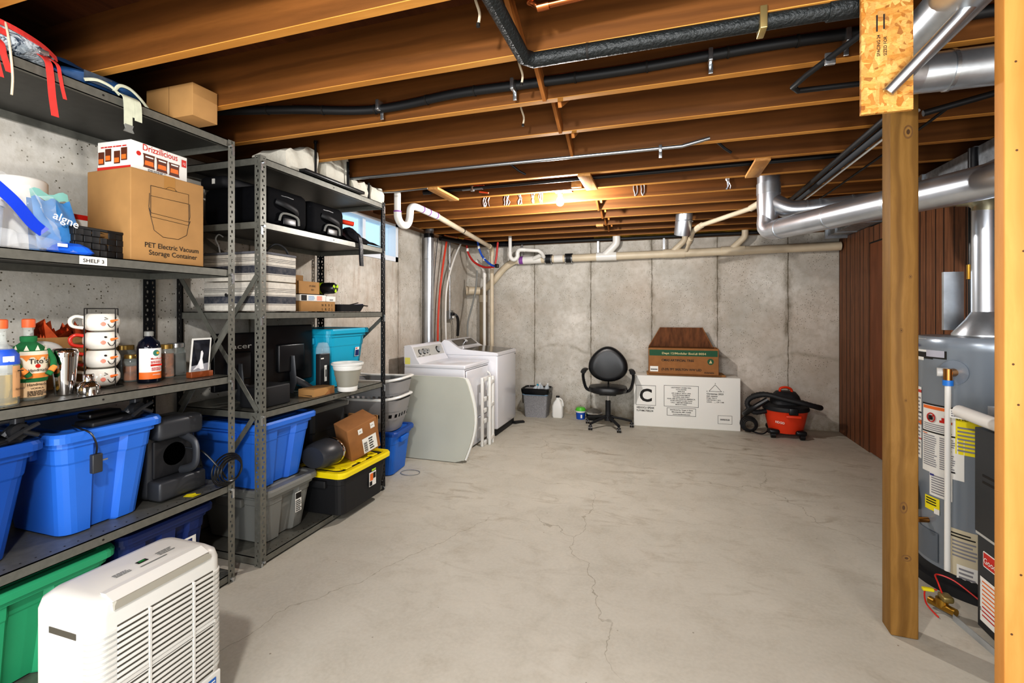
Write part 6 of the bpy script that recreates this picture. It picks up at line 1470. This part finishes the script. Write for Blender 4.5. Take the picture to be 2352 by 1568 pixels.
m = MB(*BADGE); patch(m, 4, -.38, .14, .70, .90); ptext(m, 1, 'ENERGYGUIDE', .026, -.36, .868, .155); plines(m, 6, -.35, .1, .71, .84, 7); m.build('energy_label', T)
m = MB(*BADGE); patch(m, 4, -.82, -.60, .375, .445); plines(m, 1, -.8, -.64, .40, .44, 3); patch(m, 0, -.68, -.60, .365, .392, .002); m.build('gas_sticker', T)
m = MB(*BADGE); patch(m, 7, -.47, -.02, .05, .33); plines(m, 1, -.44, -.1, .285, .315, 2); plines(m, 6, -.42, -.06, .19, .28, 5); patch(m, 0, -.36, -.05, .05, .16, .002); plines(m, 6, -.33, -.1, .09, .15, 3, .003); m.build('instruction_label', T)
m = MB(*BADGE); patch(m, 0, .12, .3, 1.0, 1.25); plines(m, 6, .14, .28, 1.14, 1.24, 7); patch(m, 2, .12, .3, 1.10, 1.12, .002); m.build('side_label', T)
ta = base_ang + math.asin(-.40); rv = Vector((math.cos(ta), math.sin(ta), 0)); tv = Vector((-math.sin(ta), math.cos(ta), 0)); pv = rv * HR + Vector((0, 0, 1.10))
MB(mat('brass_valve', 'a8753e', .3, .9), 'tankgrey').tube([pv, pv + rv * .05], .02, 12).tube([pv + rv * .05 + Vector((0, 0, .02)), pv + rv * .05 - Vector((0, 0, .035))], .018, 12).m(1).tube([pv - rv * .002, pv + rv * .003], .06, 24).build('relief_valve', T)
MB('pvc').tube([pv + rv * .03 - tv * .01, pv + rv * .05 - tv * .045], .022, 12).build('elbow', T)
MB(mat('blue_coupler', '2a7ad0', .4)).tube([pv + rv * .05 - Vector((0, 0, .035)), pv + rv * .05 - Vector((0, 0, .062))], .021, 12).build('coupler', T)
MB('pvc').tube([pv + rv * .05 - Vector((0, 0, .06)), pv + rv * .055 - Vector((0, 0, .97))], .0125, 12).build('discharge_tube', T)
MB('paper', _mats['print_grey']).rect(pv + rv * .06 - Vector((0, 0, .215)) + tv * .012, .105, .042, tv, (0, 0, 1)).m(1).lines(pv + rv * .061 - Vector((0, 0, .21)) + tv * .018, .08, .032, 3, tv, (0, 0, 1)).build('tag', T)
a = base_ang + math.asin(-.97); rw = Vector((math.cos(a), math.sin(a), 0)); MB('blackm', 'paper').box(rw * (HR + .04) + Vector((0, 0, .40)), (.09, .09, .13), .01).m(1).box(rw * (HR + .085) + Vector((0, 0, .40)), (.012, .05, .11)).build('gas_control', T)
MB('red').tube([rw * (HR + .04) + Vector((0, 0, .34)), rw * (HR + .03) + Vector((.02, -.05, .28)), rw * HR + Vector((.05, -.06, .25))], .005, 6, 4).build('burner_tube', T)
a = base_ang + math.asin(-.78); rw = Vector((math.cos(a), math.sin(a), 0)); MB(_mats['brass_valve']).tube([rw * HR + Vector((0, 0, .315)), rw * (HR + .05) + Vector((0, 0, .315))], .014, 12).build('drain_valve', T)
m = MB(mat('hatch_grey', '727b86', .3, .4)); patch(m, 0, -.93, -.62, .12, .27, .004); m.build('access_panel', T)
MB('galv').lathe([(.13, 1.275), (.13, 1.285), (.075, 1.36), (.052, 1.40)], n=24).build('draft_hood', T)
for q in range(3):
    b = base_ang + q * 2.1 + .6; MB('galv').tube([(.115 * math.cos(b), .115 * math.sin(b), 1.27), (.115 * math.cos(b), .115 * math.sin(b), 1.30)], .006, 6).build('hood_leg', T)
T2 = pipe('heater_flue', 'shiny vertical flue with a cream elbow above the water heater', 'duct', [(HX, HY, 1.38), (HX, HY, 1.93)], .052, 'duct')
MB(mat('yellowed_steel', 'a8a48c', .3, .7)).tube([(0, 0, .54), (0, .0, .58), (-.03, .02, .62), (-.08, .06, .635)], .054, 20, 4).build('elbow', T2)
MB(_mats['yellowed_steel']).tube([(-.07, .05, .635), (-.20, .15, .635), (-.55, .75, .66)], .050, 20).build('side_run', T2)
pipe('black_gas_riser', 'black vertical pipe with a brass union beside the shiny flue', 'pipe', [(1.62, 3.26, 2.30), (1.62, 3.26, 1.277)], .022, 'black', fittings=[((1.62, 3.26, 1.66), (1.62, 3.26, 1.58), .028, mat('brass', 'b8903f', .3, .9))])
one(MB('galv').bb((1.47, 3.22, 1.30), (1.56, 3.24, 1.62)), 'steel_shield', 'flat galvanised plate behind the gas riser', 'plate')
# furnace
T = thing('furnace', 'charcoal furnace cabinet with a red logo partly hidden by the stud', 'furnace', (1.292, 2.590, 0))
MB('furn').bb((0, -.75, .45), (.56, 0, .90), .004).build('upper_panel', T)
MB('furn').bb((.008, -.75, .04), (.56, -.004, .44), .004).build('lower_panel', T)
MB('lgrey').bb((.004, -.75, .438), (.56, -.0, .452)).build('seam_strip', T)
U_, V_ = (0, -1, 0), (0, 0, 1)
MB('red', 'paper').m(1).prism([(.004, 0), (.136, 0), (.14, .004), (.14, .062), (.136, .066), (.004, .066), (0, .062), (0, .004)], .001, (.0075, -.045, .315), U_, V_).m(0).prism([(0, 0), (.13, 0), (.13, .056), (0, .056)], .001, (.0065, -.05, .320), U_, V_).m(1).text('Goodman', .034, (.0050, -.055, .334), U_, V_).build('logo_plate', T)
m = MB('paper', 'orange', 'red', 'ink').rect((.0075, -.025, .075), .16, .19, U_, V_)
for i in range(9): m.m(2 if i > 5 else 1).rect((.0065, -.040, .245 - i * .018), .14, .006, U_, V_)
m.m(3).text('1.', .02, (.0055, -.028, .235), U_, V_).text('5.', .02, (.0055, -.028, .12), U_, V_); m.build('warning_label', T)
m = MB('ink'); 
for i in range(2): m.rings([[(-.001, -.055 - .09 * a, .70 - .028 * i + z) for z in (0, .010)] + [(.002, -.055 - .09 * a, .70 - .028 * i + z) for z in (.010, 0)] for a in (0, 1)], smooth=False)
m.build('vent_slot', T)
MB('galv').bb((.02, -.7, .90), (.54, -.05, 1.0)).build('plenum_base', T)
pipe('furnace_pvc_pipe', 'white plastic pipe coming out over the charcoal furnace', 'pipe', [(1.262, 2.64, .955), (1.262, 2.45, .95), (1.262, 2.2, .95)], .027, 'pvc')
T = thing('metal_floor_strip', 'grey metal angle strip lying on the floor beside the furnace', 'strip', (1.26, 2.66, 0))
MB('galv').rings([[(x0 + dx, y0, z) for dx, z in ((-.012, .0), (.02, .0), (.02, .003), (-.009, .003), (-.009, .03), (-.012, .03))] for x0, y0 in ((0, 0), (.045, -.32), (.02, -.75))], smooth=False).build('angle', T)
T = thing('zone_valve', 'small brass valve with red and yellow wires on the floor', 'valve', (1.235, 2.72, 0))
MB(_mats['brass']).tube([(-.03, .04, .03), (.03, -.05, .03)], .018, 10).cyl((0, 0, .03), .024, .035, 14).build('body', T)
MB(mat('brass_dull', '8a7a4c', .4, .6)).box((.01, -.01, .075), (.045, .055, .03), .01).build('actuator', T)
MB('red').tube([(.0, .0, .09), (-.01, .01, .13), (.0, .05, .15), (.06, .03, .14), (.12, -.04, .10)], .0035, 6, 6).tube([(-.01, .02, .09), (-.05, .03, .08), (-.06, .0, .03), (-.04, -.06, .005)], .0035, 6, 6).build('red_wires', T)
MB('yellowp').box((-.045, .02, .088), (.045, .018, .014), .003).build('yellow_connector', T)
one(MB('paper').lathe([(0, 0), (.014, 0), (.008, .014), (0, .016)], n=8), 'paper_scrap', 'little white crumpled scrap near the wired valve', 'scrap', loc=(1.29, 2.83, .001))
